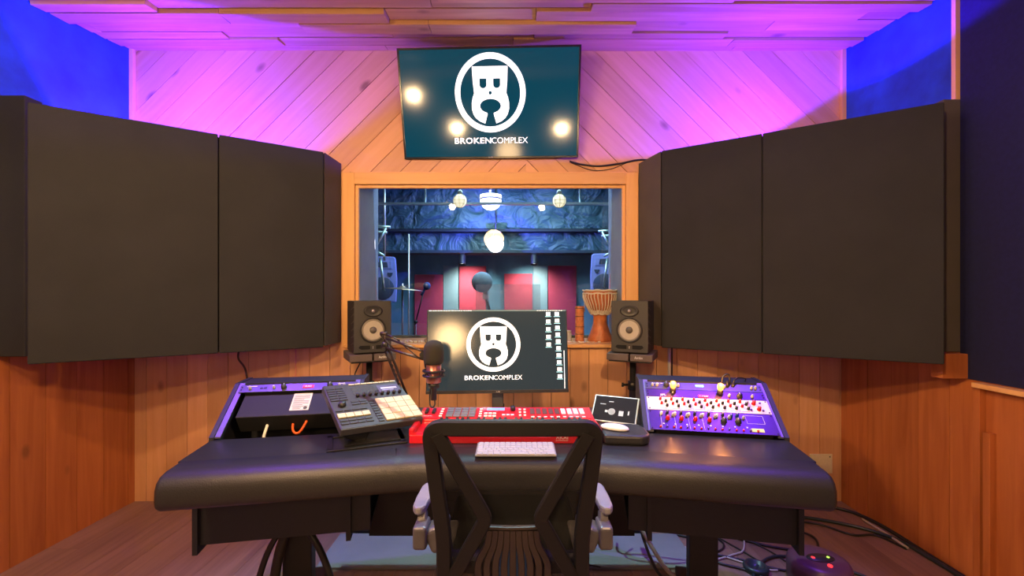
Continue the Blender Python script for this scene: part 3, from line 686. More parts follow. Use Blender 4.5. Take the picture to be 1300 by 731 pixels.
while x < -.12: l = rr.uniform(.004, .012); mb.box((x+l/2, -.0012, .183), (l, .0005, .0022)); x += l+rr.uniform(.002, .005)
x = .18
while x < .30: l = rr.uniform(.003, .006); mb.box((x+l/2, -.0012, .183), (l, .0005, .0025)); x += l+.0035
obj('menu_items', mb, E_LOGO, t)
M_IC = [mat('icon_white', (.9, .9, .9), .4, emit=(.85, 1, 1), es=1), mat('icon_cyan', (.3, .7, .8), .4, emit=(.35, .75, .85), es=1)]
for k in range(5+10):
    if k < 5: x, z = .232, .168-.035*k
    else: x, z = .272+.001*(k-5), .168-.0315*(k-5)
    mb = MB(); mb.box((x, -.0009, z), (.020, .0006, .0165)); mb.mat(1).box((x, -.0009, z-.0125), (.028, .0006, .0028)); 
    if k in (0, 5): mb.mat(1).box((x-.004, -.0014, z), (.006, .0004, .010))
    obj('desktop_icon', mb, M_IC, t)
mb = MB(); mb.box((.302, -.0009, -.085), (.0028, .0006, .17)); obj('screen_edge_line', mb, M_IC[0], t)
text('brand_mark', 'LG', (-.008, .008, -.183, -.177), .0006, mat('badge_grey', (.5, .5, .5), .4), t, -.0035)
mb = MB(); mb.box((0, .05, -.13), (.052, .02, .30), bev=.004); obj('neck', mb, mat('grey_neck', (.10, .11, .12), .3, .6), t)
mb = MB(); mb.box((-.071, 2.04, .779), (.26, .20, .012), Matrix.Rotation(R(3.9), 3, 'Z'), bev=.004); mb.box((-.069, 2.055, .80), (.052, .02, .05), bev=.003); obj('foot', mb, M_BLKM, t, True)

# ------------------------------------------------------------------ desk
xc = -.055; a_ = R(10.5); U = Vector((math.cos(a_), math.sin(a_))); V = Vector((-math.sin(a_), math.cos(a_))); CL = Vector((-1.095, 1.333))
def Lw(u, v): p = CL+U*u+V*v; return (p.x, p.y)
def Rw(u, v): p = Lw(u, v); return (2*xc-p[0], p[1])
ZD = .77
desk = thing('studio_desk', 'wide black studio desk with padded front edge and two sloped rack bays', 'desk', (xc, 1.85, 0))
fr = [Lw(0, 0), Lw(.62, 0), (-.40, 1.462), (-.30, 1.474), (.19, 1.474), (.29, 1.462), Rw(.62, 0), Rw(0, 0)]
fr2 = [Vector((p[0], p[1], 0)) for p in fr]; path = []
path = [fr2[0]]+[p for p in spline(fr2[1:-1], 6)]+[fr2[-1]]
prof = [(.0, .695), (.004, .675), (.018, .662), (.04, .658), (.14, .658), (.14, .771), (.06, .7705), (.034, .766), (.014, .752), (.003, .730)]
bm = bmesh.new(); rings = []
for i, p in enumerate(path):
    d = (path[min(i+1, len(path)-1)]-path[max(i-1, 0)]).normalized(); nb = Vector((-d.y, d.x, 0))
    if i == 0: nb = Vector((V.x, V.y, 0))
    if i == len(path)-1: nb = Vector((-V.x, V.y, 0))
    rings.append([bm.verts.new((p.x+nb.x*q[0], p.y+nb.y*q[0], q[1])) for q in prof])
for A, B in zip(rings, rings[1:]):
    for k in range(len(prof)): f_ = bm.faces.new((A[k], A[(k+1) % len(prof)], B[(k+1) % len(prof)], B[k])); f_.smooth = True
c1 = bm.faces.new(rings[0][::-1]); c2 = bm.faces.new(rings[-1])
bmesh.ops.recalc_face_normals(bm, faces=bm.faces[:])
bmesh.ops.bevel(bm, geom=list(c1.edges)+list(c2.edges), offset=.016, segments=3, affect='EDGES', profile=.5)
mb = MB(); mb.bm.free(); mb.bm = bm; obj('armrest', mb, M_LEATHER, desk, True, 'padded black leatherette front edge')
# worktop
def offs(p, d): return p
back = [Lw(.0, .142), Lw(.0, .37), Lw(.53, .37), Lw(.53, .62), (-.62, 2.20), (2*xc+.62, 2.20), Rw(.53, .62), Rw(.53, .37), Rw(0, .37), Rw(0, .142)]
inner = [(.29, 1.462+.142), (.19, 1.474+.142), (-.30, 1.474+.142), (-.40, 1.462+.142)]
mb = MB(); mb.prism(back+inner, 'z', .735, ZD, .0015); obj('worktop', mb, M_TOP, desk, True)
mb = MB(); mb.prism([Lw(.02, .03), Lw(.62, .03), (-.30, 1.50), (.19, 1.50), Rw(.62, .03), Rw(.02, .03), Rw(.02, .36), Rw(.53, .36), (.5, 2.1), (-.61, 2.1), Lw(.53, .36), Lw(.02, .36)], 'z', .70, .734); obj('subtop', mb, M_BODY, desk, True)
# rack bays: side cheeks, bottom, back, deck
SL = math.atan2(.16, .23)
def bay(F, sgn, name_in):
    fx = Lw if sgn < 0 else Rw
    def cheek(u0, u1):
        p = [(.24, .70), (.24, .40), (.74, .40), (.74, .945), (.595, .945), (.36, .782), (.36, .70)]
        mb = MB(); t_ = bmesh.new(); lo = [t_.verts.new((*fx(u0, v), z)) for v, z in p]; hi = [t_.verts.new((*fx(u1, v), z)) for v, z in p]; n = len(p)
        t_.faces.new(lo); t_.faces.new(hi[::-1])
        for i in range(n): t_.faces.new((lo[i], hi[i], hi[(i+1) % n], lo[(i+1) % n]))
        bmesh.ops.recalc_face_normals(t_, faces=t_.faces[:]); mb._merge(t_); obj('side_cheek', mb, M_BODY, desk, True)
    cheek(-.005, .012); cheek(.515, .532)
    def slab(pts, name, m=M_BODY):
        mb = MB(); t_ = bmesh.new(); vs = [t_.verts.new(p) for p in pts]
        for q in ((0, 1, 2, 3), (7, 6, 5, 4), (0, 4, 5, 1), (1, 5, 6, 2), (2, 6, 7, 3), (3, 7, 4, 0)): t_.faces.new([vs[i] for i in q])
        bmesh.ops.recalc_face_normals(t_, faces=t_.faces[:]); mb._merge(t_); obj(name, mb, m, desk, True)
    def sl(u0, u1, v0, v1, z0, z1): return [(*fx(u0, v0), z0), (*fx(u1, v0), z0), (*fx(u1, v1), z0), (*fx(u0, v1), z0), (*fx(u0, v0), z1), (*fx(u1, v0), z1), (*fx(u1, v1), z1), (*fx(u0, v1), z1)]
    slab(sl(.012, .60, .26, .28, .425, .735), 'front_panel'); slab(sl(.012, .60, .28, .72, .425, .44), 'bottom_panel')
    slab(sl(.012, .515, .72, .735, .425, .94), 'back_panel'); slab(sl(.012, .515, .597, .735, .93, .942), 'top_deck')
    # sloped metal rails
    for u in (.0135, .4935):
        mb = MB(); p = [(*fx(u, .365), .776), (*fx(u+.02, .365), .776), (*fx(u+.02, .598), .938), (*fx(u, .598), .938)]
        t_ = bmesh.new(); nz = Vector((0, 0, .006)); vs = [t_.verts.new(Vector(q)) for q in p]+[t_.verts.new(Vector(q)+nz) for q in p]
        for q in ((3, 2, 1, 0), (4, 5, 6, 7), (0, 1, 5, 4), (1, 2, 6, 5), (2, 3, 7, 6), (3, 0, 4, 7)): t_.faces.new([vs[i] for i in q])
        mb._merge(t_); obj('rack_rail', mb, M_RAIL, desk, True, 'metal rack rail')
    # leg
    mb = MB(); c_ = Vector(fx(.28, .50)); Mz = Matrix.Rotation(a_ if sgn < 0 else -a_, 3, 'Z')
    mb.box((c_.x, c_.y, .22), (.115, .07, .41), Mz, bev=.006); obj('leg', mb, M_BODY, desk, True)
    mb = MB(); mb.box((c_.x, c_.y-.0, .015), (.14, .48, .03), Mz, bev=.006); obj('foot', mb, M_BODY, desk, True)
bay(Lw, -1, ''); bay(Rw, 1, '')
mb = MB(); mb.box((xc, 2.02, .42), (1.22, .04, .05), bev=.004); obj('crossbar', mb, M_BODY, desk, True)
mb = MB(); mb.box((xc, 2.07, .45), (1.24, .02, .49)); obj('modesty_panel', mb, M_BODY, desk, True)

# ------------------------------------------------------------------ rack gear
LC = Lw(.265, .37); RC = Rw(.265, .37)
RH = .0445
def rack_empty(name, label, cat, side, row, n, group=None):
    """row 0 = bottom"""
    c0, psi = (LC, a_) if side < 0 else (RC, -a_)
    base = Matrix.Translation((c0[0], c0[1], ZD+.012)) @ Euler((SL, 0, psi)).to_matrix().to_4x4()
    p = base @ Vector((0, -.003+RH*row+RH*n/2, .004))
    return thing(name, label, cat, p, (SL, 0, psi), group)
def plate(t, n, m, depth=.05, w_=.482):
    mb = MB(); mb.box((0, 0, .0015), (w_, RH*n-.002, .004), bev=.0008); obj('faceplate', mb, m, t)
    mb = MB(); mb.box((0, 0, -depth/2-.001), (w_-.045, RH*n-.006, depth)); obj('chassis', mb, M_BLK, t)
    for sx in (-1, 1):
        for sy in ((-1, 1) if n > 1 else (-.5, .5)): mb = MB(); mb.cyl((sx*(w_/2-.008), sy*(RH*n/2-.008), .003), (sx*(w_/2-.008), sy*(RH*n/2-.008), .0055), .003, seg=8); obj('rack_screw', mb, M_BLKM, t)
KN = {}
def knob(kind, parent, x, y, z=.0035):
    if kind not in KN:
        r_, h_, m = {'red': (.0052, .013, mat('red_knob', (.55, .01, .015), .35)), 'black': (.0055, .013, M_BLK), 'white': (.0055, .013, M_WHITE), 'blue': (.0065, .014, mat('blue_knob', (.01, .03, .18), .35)),
                     'big': (.011, .015, M_BLK), 'bigred': (.0075, .016, mat('red_knob', (.55, .01, .015), .35)), 'grey': (.0055, .012, mat('grey_knob', (.35, .35, .37), .35)), 'purple': (.004, .006, mat('purple_button', (.12, .05, .4), .4)), 'redb': (.004, .006, mat('red_knob', (.55, .01, .015), .35))}[kind]
        mb = MB(); mb.lathe([(r_*1.15, 0), (r_*1.15, .002), (r_, .003), (r_*.9, h_), (0, h_)], seg=14); mb.mat(1).box((0, r_*.5, h_), (.0012, r_*.9, .0008))
        KN[kind] = obj('knob' if not kind in ('purple', 'redb') else 'push_button', mb, [m, M_WHITE], parent); KN[kind].location = (x, y, z); return KN[kind]
    return put(KN[kind], parent, (x, y, z))
def sm(kind, parent, x, y, sx, sy, m, z=.0042, name='button', h=.002):
    key = ('b', kind)
    if key not in KN:
        mb = MB(); mb.box((0, 0, 0), (sx, sy, h), bev=min(sx, sy)*.12, seg=1); KN[key] = obj(name, mb, m, parent); KN[key].location = (x, y, z); return KN[key]
    return put(KN[key], parent, (x, y, z))
M_VIOP = mat('violet_sheen_metal', (.07, .035, .14), .36, .6)  # dark metal with the violet reflected from wall and ceiling painted in
M_GREYP = mat('grey_rack_panel', (.10, .10, .13), .38, .6)
E_RED = mat('red_led', (.6, 0, 0), .4, emit=(1, .04, .05), es=1.6); E_CY = mat('cyan_led', (.1, .6, .6), .4, emit=(.4, 1, 1), es=1.2); E_GR = mat('green_led', (0, .6, 0), .4, emit=(.5, 1, .1), es=2)
def ttext(parent, body, x0, x1, y0, y1, m, z=.0042):
    o = text('lettering', body, (x0, x1, y0, y1), .0004, m, parent); o.data.transform(Matrix.Rotation(R(-90), 4, 'X')); o.data.transform(Matrix.Translation((0, 0, z))); return o
# --- right rack, top to bottom
t = rack_empty('patch_unit', 'topmost dark rack strip in the right rack bay', 'rack unit', 1, 5, 1); plate(t, 1, M_GREYP)
knob('big', t, -.15, .002); sm('cyan', t, -.01, .004, .034, .012, E_CY, name='display')
for x in (-.21, -.19, -.12, -.10, .07, .09, .20, .215): knob('grey', t, x, 0)
mb = MB()
for k in range(5): mb.box((-.20+.016*k, .012, .0042), (.010, .003, .0006))
obj('print', mb, M_WHITE, t)
t = rack_empty('preamp_unit', 'glossy dark metal rack unit tinted with violet reflection, second from top in the right rack bay', 'rack unit', 1, 4, 1); plate(t, 1, M_VIOP)
mb = MB(); mb.box((-.005, -.012, .0045), (.042, .012, .003)); obj('display', mb, E_RED, t); ttext(t, '1.750', -.020, .012, -.016, -.009, M_WHITE, .0063)
knob('black', t, -.13, -.008); ttext(t, 'SPL', -.182, -.158, -.016, -.006, M_WHITE)
for x in (.10, .19): knob('grey', t, x, -.005)
knob('big', t, .14, -.006)
t = rack_empty('channel_strip_unit', 'white eight channel rack unit with red knobs in the right rack bay', 'rack unit', 1, 2.35, 1.65); plate(t, 1.65, mat('white_rack_panel', (.72, .66, .68), .38))
for k in range(8):
    x = -.185+.0455*k
    knob('red', t, x, .022); knob('red', t, x+.003, -.002); knob('black', t, x+.021, .010); knob('black', t, x+.024, -.014)
    mb = MB(); mb.box((x+.012, -.028, .0042), (.03, .0012, .0005)); mb.box((x+.036, 0, .0042), (.0008, .06, .0005)); obj('print', mb, M_BLK, t)
knob('bigred', t, .185, .016); knob('bigred', t, .198, -.014); knob('grey', t, .160, .018)
for x, y in ((.16, -.01), (.168, -.018), (.212, -.02), (.21, .02)): knob('purple', t, x, y)
t = rack_empty('compressor_unit', 'dark metal rack unit tinted with violet reflection, with mixed knobs and a yellow sticker, lowest in the right rack bay', 'rack unit', 1, 0, 2.33); plate(t, 2.33, M_VIOP)
for k in range(6):
    x = -.19+.054*k; knob('white' if k != 5 else 'blue', t, x, .030); knob('black' if k < 5 else 'blue', t, x+.024, .036); knob('grey', t, x+.046, .026)
    knob('bigred' if k < 4 else 'big', t, x+.022, .006)
    if k < 4: mb = MB(); mb.box((x-.004, 0, .0044), (.001, .085, .0005)); obj('print', mb, M_WHITE, t)
for k in range(15): (knob('redb', t, -.20+.026*k, -.036) if k % 3 != 1 else knob('purple', t, -.20+.026*k, -.034))
for k in range(8): sm('wb', t, -.186+.045*k, -.02, .006, .006, M_WHITE, name='push_button')
mb = MB(); mb.box((.165, -.032, .0045), (.045, .016, .001)); obj('sticker', mb, mat('yellow_sticker', (.85, .82, .25), .6), t, label='yellow sticker')
mb = MB()
for (x0, x1, y0, y1) in ((.135, .20, .0, .04),): 
    for a, b in (((x0, y0), (x1, y0)), ((x1, y0), (x1, y1)), ((x1, y1), (x0, y1)), ((x0, y1), (x0, y0))):
        mb.box(((a[0]+b[0])/2, (a[1]+b[1])/2, .0042), (abs(a[0]-b[0])+.001, abs(a[1]-b[1])+.001, .0005))
obj('print', mb, M_WHITE, t)
# --- tube lamps standing on the rack
E_TUBE = mat('glowing_tube', (1, .5, .15), .3, emit=(1, .36, .05), es=2.4)
tb = None
base = Matrix.Translation((RC[0], RC[1], ZD+.012)) @ Euler((SL, 0, -a_)).to_matrix().to_4x4()
for lx, ly, lab in ((-.128, .205, 'glowing orange valve bulb on the right rack, left of the two'), (.064, .202, 'glowing orange valve bulb on the right rack, right of the two')):
    p = base @ Vector((lx, ly, .0105))
    if tb is None:
        tb = t = thing('valve_bulb', lab, 'bulb', p, (SL*.5, 0, -a_), group='glowing valve bulbs')
        mb = MB(); mb.lathe([(.013, -.004), (.013, .014), (.009, .018), (0, .018)], seg=18); obj('socket', mb, M_BLK, t)
        mb = MB(); mb.lathe([(.008, .016), (.012, .024), (.0135, .034), (.011, .045), (0, .051)], seg=18); obj('glass', mb, E_TUBE, t)
    else: t = dup(tb, p, label=lab)
    q = MW[t.name] @ Vector((0, -.02, .06)); lamp('valve_light', 'POINT', q, 1.3, (1, .36, .08), .012)
# black cable plug loop on top of right rack
t = thing('plug_leads', 'black looped leads plugged in at the top right of the right rack', 'cable', base @ Vector((.10, .245, .006)))
mb = MB(); mb.tube(spline([(-.02, 0, 0), (-.015, .0, .045), (.01, .0, .055), (.02, .01, .01), (.03, .06, -.02)]), .004, 6).tube(spline([(.03, 0, 0), (.035, 0, .03), (.06, .01, .04), (.10, .03, .03), (.12, .09, .0)]), .003, 6); obj('lead', mb, M_BLK, t)
mb = MB(); mb.cyl((-.02, 0, -.008), (-.02, 0, .02), .007).cyl((.03, 0, -.008), (.03, 0, .02), .007).cyl((.005, 0, -.008), (.005, 0, .03), .006); obj('plug', mb, M_BLK, t)

# --- left rack: one strip on top, open bay below with a boxed unit showing its paper label
t = rack_empty('power_strip_unit', 'rack strip with knobs and red display across the top of the left rack bay', 'rack unit', -1, 5, 1); plate(t, 1, M_GREYP)
mb = MB(); mb.box((.035, .0, .0045), (.045, .014, .003)); obj('display', mb, E_RED, t); ttext(t, '0.00', .022, .048, -.004, .004, M_WHITE, .0063)
for x in (-.065, .125): knob('big', t, x, .0)
for x in (-.105, -.20, .165, .185): knob('grey', t, x, 0)
for x in (-.155, -.14, .20, .215): sm('pb', t, x, 0, .012, .010, M_BLK)
mb = MB(); mb.box((-.195, .011, .0042), (.04, .003, .0006)); mb.box((.17, .012, .0042), (.03, .0025, .0006)); obj('print', mb, M_WHITE, t)
t = rack_empty('boxed_processor', 'black box with a paper label inside the open left rack bay', 'rack unit', -1, 2.2, 2.7)
mb = MB(); mb.box((0, 0, -.055), (.43, RH*2.7, .09), bev=.003); obj('casing', mb, mat('matte_black', (.010, .010, .010), .7), t)
mb = MB(); mb.box((.02, .012, -.009), (.075, .095, .001)); pl = obj('paper_label', mb, M_PAPER, t, label='cream paper label with fine print')
mb = MB()
for k in range(9):
    wl = .062 if k % 4 != 3 else .04; mb.box((.02-(.062-wl)/2, .05-.0075*k-.004, -.0081), (wl, .0022, .0004))
mb.box((.010, -.022, -.0081), (.035, .002, .0004)).box((.008, -.028, -.0081), (.03, .0018, .0004))
mb.lathe([(.008, 0), (.008, .0005), (.006, .0005), (.006, 0)], (.043, -.024, -.0083), seg=20)
obj('fine_print', mb, mat('ink', (.12, .11, .1), .8), pl)
# bits of cable in the open bay
b0 = Matrix.Translation((LC[0], LC[1], ZD+.012)) @ Euler((SL, 0, a_)).to_matrix().to_4x4()
t = thing('bay_cables', 'white and orange cable ends hanging inside the open left rack bay', 'cable', b0 @ Vector((-.06, .06, -.06)), (0, 0, a_))
mb = MB(); mb.tube(spline([(-.05, .06, .05), (-.045, .03, .02), (-.05, .0, -.03), (-.05, -.01, -.12)]), .006, 8); obj('white_cable', mb, M_WHITE, t)
mb = MB(); mb.tube(spline([(.05, .06, .05), (.06, .01, .0), (.085, .0, -.01), (.11, .02, .03), (.11, .08, .06)]), .005, 8); obj('orange_cable', mb, mat('orange_rubber', (.8, .12, .02), .5), t)

# ------------------------------------------------------------------ drum machine controller on its stand
GM = mat('graphite_casing', (.045, .043, .047), .42); PAD = mat('cream_pad', (.58, .53, .30), .6)
t = thing('pad_controller', 'tilted pad controller with cream pads on a stand on the left of the desk', 'controller', (-.571, 1.785, .896), (R(21.9), R(1.8), R(36.9)))
mb = MB(); mb.box((0, 0, -.0155), (.32, .30, .029), bev=.004, seg=3); obj('casing', mb, GM, t)
mb = MB(); mb.box((0, 0, -.0005), (.312, .292, .0015)); obj('top_plate', mb, GM, t)
def add(name, cx, cy, sx, sy, m, h=.003, z=.001, bev=.0006):
    key = ('a', name, sx, sy, m.name)
    if key in KN: return put(KN[key], t, (cx, cy, z+h/2))
    mb = MB(); mb.box((0, 0, 0), (sx, sy, h), bev=bev, seg=1); KN[key] = obj(name, mb, m, t); KN[key].location = (cx, cy, z+h/2); return KN[key]
for i in range(4):
    for j in range(4): add('pad', .031+.0375*i, -.118+.0375*j, .0355, .0355, PAD, .006)
for i in range(8): add('top_button', -.047+.0255*i, .138, .023, .008, PAD, .0025)
DSP = mat('small_display', (.02, .03, .04), .12, emit=(.10, .12, .13), es=.6)
add('display', -.010, .088, .094, .056, DSP, .0012, .0005, .0002); add('display', .098, .088, .094, .056, mat('small_display_lit', (.05, .06, .1), .12, emit=(.18, .16, .26), es=.7), .0012, .0005, .0002)
mb = MB(); mb.box((.098, .09, .0022), (.07, .012, .0004)); mb.box((.09, .075, .0022), (.05, .003, .0004)); obj('display_graphics', mb, mat('display_graphic', (.4, .4, .6), .4, emit=(.4, .45, .6), es=.8), t)
for i in range(8):
    mb = MB() if i == 0 else None
    if i == 0: mb.lathe([(.007, 0), (.006, .013), (0, .014)], seg=16); k0 = obj('encoder', mb, M_BLK, t); k0.location = (-.047+.0255*i, .047, .001)
    else: put(k0, t, (-.047+.0255*i, .047, .001))
mb = MB(); mb.lathe([(.015, 0), (.0145, .004), (.012, .015), (0, .016)], seg=24); k1 = obj('main_dial', mb, M_BLK, t); k1.location = (-.120, -.002, .001)
DB = mat('dark_button', (.035, .034, .036), .5)
for j in range(6):
    for i in range(2): add('button', -.138+.034*i, .118-.0165*j, .030, .012, DB)
for j in range(2):
    for i in range(2): add('button', -.068+.032*i, .014-.016*j, .028, .012, DB)
for i in range(4): add('group_pad', -.1385+.0305*i, -.072, .0285, .026, PAD, .005)
for i in range(4): add('button', -.1385+.0305*i, -.101, .027, .011, DB); add('button', -.1385+.0305*i, -.120, .027, .011, DB)
for j in range(9): add('side_button', -.004, -.128+.0172*j, .022, .0125, DB)
for i in range(4): add('button', -.1385+.0305*i, -.038, .027, .008, DB)
# stand
t = thing('controller_stand', 'black steel stand with wide flat base under the pad controller', 'stand', (-.565, 1.695, ZD))
Mz = Matrix.Rotation(R(22), 3, 'Z')
mb = MB()
for (cx, cy, sx, sy) in ((0, -.085, .28, .02), (0, .075, .28, .02), (-.13, 0, .02, .17), (.13, 0, .02, .17)):
    q = Mz @ Vector((cx, cy, .004)); mb.box(q, (sx, sy, .006), Mz, bev=.001)
obj('base', mb, M_BLKM, t)
mb = MB(); q = Mz @ Vector((-.03, .0, .004)); mb.prism([(-.12, -.02), (.12, -.02), (.05, .04), (-.05, .04)], 'y', 0, .004)
mb.bm.free(); mb = MB(); mb.box(Mz @ Vector((-.04, .0, .033)), (.09, .035, .05), Mz @ Matrix.Rotation(R(25), 3, 'Y'), bev=.003); mb.box(Mz @ Vector((0.03, .01, .005)), (.22, .13, .004), Mz)
obj('upright', mb, M_BLKM, t)
mb = MB(); mb.box((-.06, .055, .082), (.12, .02, .012), Matrix.Rotation(R(37), 3, 'Z'), bev=.002); mb.box((-.04, .02, .062), (.02, .02, .05), bev=.002); mb.bm.transform(Matrix.Translation((.05, 0, 0))); obj('ledge', mb, mat('brass_lip', (.35, .33, .22), .4, .4), t)

# ------------------------------------------------------------------ red keyboard
AX0, AX1, AY0, AY1 = -.392, .330, 1.655, 1.925
M_AK = mat('glossy_red', (.62, .010, .022), .28, coat=.4); 
t = thing('midi_keyboard', 'glossy red music keyboard with pads and faders below the monitor', 'keyboard', ((AX0+AX1)/2, AY0, ZD))
hw = (AX1-AX0)/2
mb = MB(); mb.prism([(0, 0), (0, .030), (.010, .038), (.13, .040), (.132, .054), (.27, .070), (.275, .064), (.275, 0)], 'x', -hw, hw, .003); obj('case', mb, M_AK, t)
mb = MB()
for s in (-1, 1): mb.box((s*(hw-.008), .068, .040), (.022, .13, .03), bev=.006)
obj('end_cheek', mb, M_AK, t)
mb = MB(); mb.box((-.0, .140, .0565), (2*hw-.03, .01, .003)); obj('bumper', mb, M_AK, t)
MK = mat('ivory_key', (.80, .78, .70), .3)
nk = 29; kw = (2*hw-.10)/nk; x0 = -hw+.08
w0 = b0_ = None
for k in range(nk):
    x = x0+kw*(k+.5)
    if w0 is None:
        mb = MB(); mb.box((0, 0, 0), (kw-.0012, .120, .014), bev=.0015, seg=1); w0 = obj('white_key', mb, MK, t); w0.location = (x, .072, .047)
    else: put(w0, t, (x, .072, .047))
    if k % 7 in (0, 1, 3, 4, 5) and k < nk-1:
        if b0_ is None:
            mb = MB(); mb.box((0, 0, 0), (kw*.5, .075, .012), bev=.002, seg=1); b0_ = obj('black_key', mb, M_BLK, t); b0_.location = (x+kw/2, .092, .059)
        else: put(b0_, t, (x+kw/2, .092, .059))
sl2 = math.atan2(.016, .138)
def top(name, x, v, sx, sy, m, h=.004, kind=None):
    """v = 0..1 up the sloped control panel"""
    y = .150+.115*v; z = .0562+.0133*v
    key = ('k', name, sx, sy, m.name)
    if key in KN: return put(KN[key], t, (x, y, z))
    mb = MB()
    if kind == 'round': mb.lathe([(sx, -.002), (sx*.9, h), (0, h)], seg=16)
    else: mb.box((0, 0, h/2), (sx, sy, h), bev=.0008, seg=1)
    o = obj(name, mb, m, t); o.location = (x, y, z); o.rotation_euler = (sl2, 0, 0); KN[key] = o; return o
PG = mat('grey_rubber_pad', (.16, .15, .14), .5)
for i in range(4):
    for j in range(4): top('drum_pad', -.236+.031*i, .16+.225*j, .028, .022, PG, .004)
for x in (-.335, -.305): top('pitch_wheel', x, .55, .012, .045, M_BLK, .010)
LB = mat('lit_button', (.8, .8, .7), .4, emit=(.9, .85, .6), es=.5)
for j in range(4): top('transport_button', -.272, .15+.22*j, .012, .008, LB, .003); top('transport_button', -.108, .15+.22*j, .012, .008, LB, .003)
top('display', -.045, .82, .075, .026, mat('blue_lcd', (.1, .2, .7), .3, emit=(.25, .40, 1.0), es=1.1), .002)
for i in range(3):
    for j in range(2): top('menu_button', -.085+.018*i, .15+.25*j, .014, .010, LB, .003)
for i in range(3): top('menu_button', -.01+.018*i, .25, .014, .010, M_WHITE, .003)
top('data_dial', .028, .72, .011, .011, M_BLK, .018, 'round')
for i in range(2):
    for j in range(3): top('bank_button', .058+.020*i, .22+.28*j, .010, .009, LB, .003)
FB = mat('fader_strip', (.13, .06, .05), .4); FC = mat('pale_fader_strip', (.62, .75, .70), .35)
for i in range(9):
    x = .110+.0262*i; top('fader_slot', x, .60, .019, .060, FB if i < 5 else FC, .002)
    top('fader_button', x, .06, .014, .008, LB if i in (0, 4) else M_WHITE, .003)
o = text('brand_mark', 'AKAI', (.19, .235, .017, .030), .0006, mat('print_white', (.8, .7, .7), .5), t, -.0006); o2 = text('brand_mark', 'professional', (.19, .235, .009, .015), .0006, mat('print_white', (.8, .7, .7), .5), t, -.0006)
o = text('brand_mark', 'mpk', (-.338, -.305, 0, .010), .0006, mat('print_white', (.8, .7, .7), .5), t, 0); o.location = (0, .160, .0595); o.rotation_euler = (sl2-R(90), 0, 0)

# ------------------------------------------------------------------ white computer keyboard
t = thing('computer_keyboard', 'slim white computer keyboard lying before the red music keyboard', 'keyboard', (.008, 1.508, ZD+.003), (R(2.5), 0, 0))
mb = MB(); mb.box((0, .0575, .004), (.28, .115, .008), bev=.003, seg=3); obj('base', mb, mat('silver_base', (.55, .56, .60), .35, .4), t)
k0 = None
rows = [14, 14, 14, 13, 12, 9]
kc = {}
for r_, n in enumerate(rows):
    y = .104-.0188*r_; wid = .270/14; x = -.135
    ws = [wid]*n
    if n == 13: ws[0] = ws[-1] = wid*1.5
    if n == 12: ws[0] = ws[-1] = wid*2
    if n == 9: ws = [wid, wid, wid, wid*1.25, wid*5, wid*1.25, wid, wid, wid*1.5]
    for w1 in ws:
        key = round(w1, 4)
        if key not in kc:
            mb = MB(); mb.box((0, 0, 0), (w1-.0022, .0165 if r_ else .0155, .0028), bev=.0007, seg=1); kc[key] = obj('key', mb, M_WHITE, t); kc[key].location = (x+w1/2, y, .0092)
        else: put(kc[key], t, (x+w1/2, y, .0092))
        x += w1

# ------------------------------------------------------------------ tablet, mouse rest, mouse
t = thing('tablet', 'small tablet leaning back on the desk right of the red keyboard', 'tablet', (.448, 1.952, .8245), (R(44.5), 0, R(-25.2)))
mb = MB(); mb.box((0, 0, -.004), (.2, .135, .008), bev=.003, seg=3); obj('body', mb, mat('silver_edge', (.62, .58, .50), .3, .6), t)
mb = MB(); mb.box((0, 0, .0003), (.186, .122, .0012), bev=.0003, seg=1); obj('screen', mb, mat('tablet_glass', (.012, .013, .014), .1, emit=(.03, .032, .03), es=.5), t)
mb = MB(); mb.box((-.02, .035, .0012), (.02, .004, .0004)).box((-.055, .02, .0012), (.025, .003, .0004)).lathe([(.016, 0), (.016, .0004), (.013, .0004), (.013, 0)], (-.012, -.015, .001), seg=24).box((.03, -.02, .0012), (.02, .025, .0004)).box((-.035, -.015, .0012), (.012, .012, .0004)).box((.062, -.015, .0012), (.006, .02, .0004))
obj('screen_graphics', mb, mat('tablet_graphic', (.4, .42, .38), .4, emit=(.22, .23, .2), es=.6), t)
mb = MB(); mb.box((0, .022, -.045), (.12, .004, .10), Matrix.Rotation(R(38), 3, 'X')); obj('prop', mb, M_BLK, t)
t = thing('mouse_rest', 'rounded black leatherette mouse rest to the right behind the chair', 'mouse rest', (.428, 1.718, ZD+.001), (0, 0, R(-4)))
mb = MB(); pts = [(-.085, -.085), (.055, -.090), (.078, -.078), (.090, -.050), (.088, .035), (.072, .07), (.04, .082), (-.07, .082), (-.088, .07)]
mb.prism(pts, 'z', 0, .036, .010); obj('pad', mb, M_LEATHER, t)
t = thing('computer_mouse', 'flat white computer mouse on the black mouse rest', 'mouse', (.392, 1.712, ZD+.0375), (0, 0, R(62)))
mb = MB(); mb.lathe([(.0, 0), (.8, 0), (.95, .12), (1, .3), (.92, .6), (.7, .85), (.4, .97), (0, 1)], seg=32); 
for v in mb.bm.verts: v.co = (v.co.x*.029, v.co.y*.056, v.co.z*.02)
obj('shell', mb, M_WHITE, t)
mb = MB(); mb.box((0, .0, .001), (.03, .08, .0016)); obj('base', mb, M_STEEL, t)

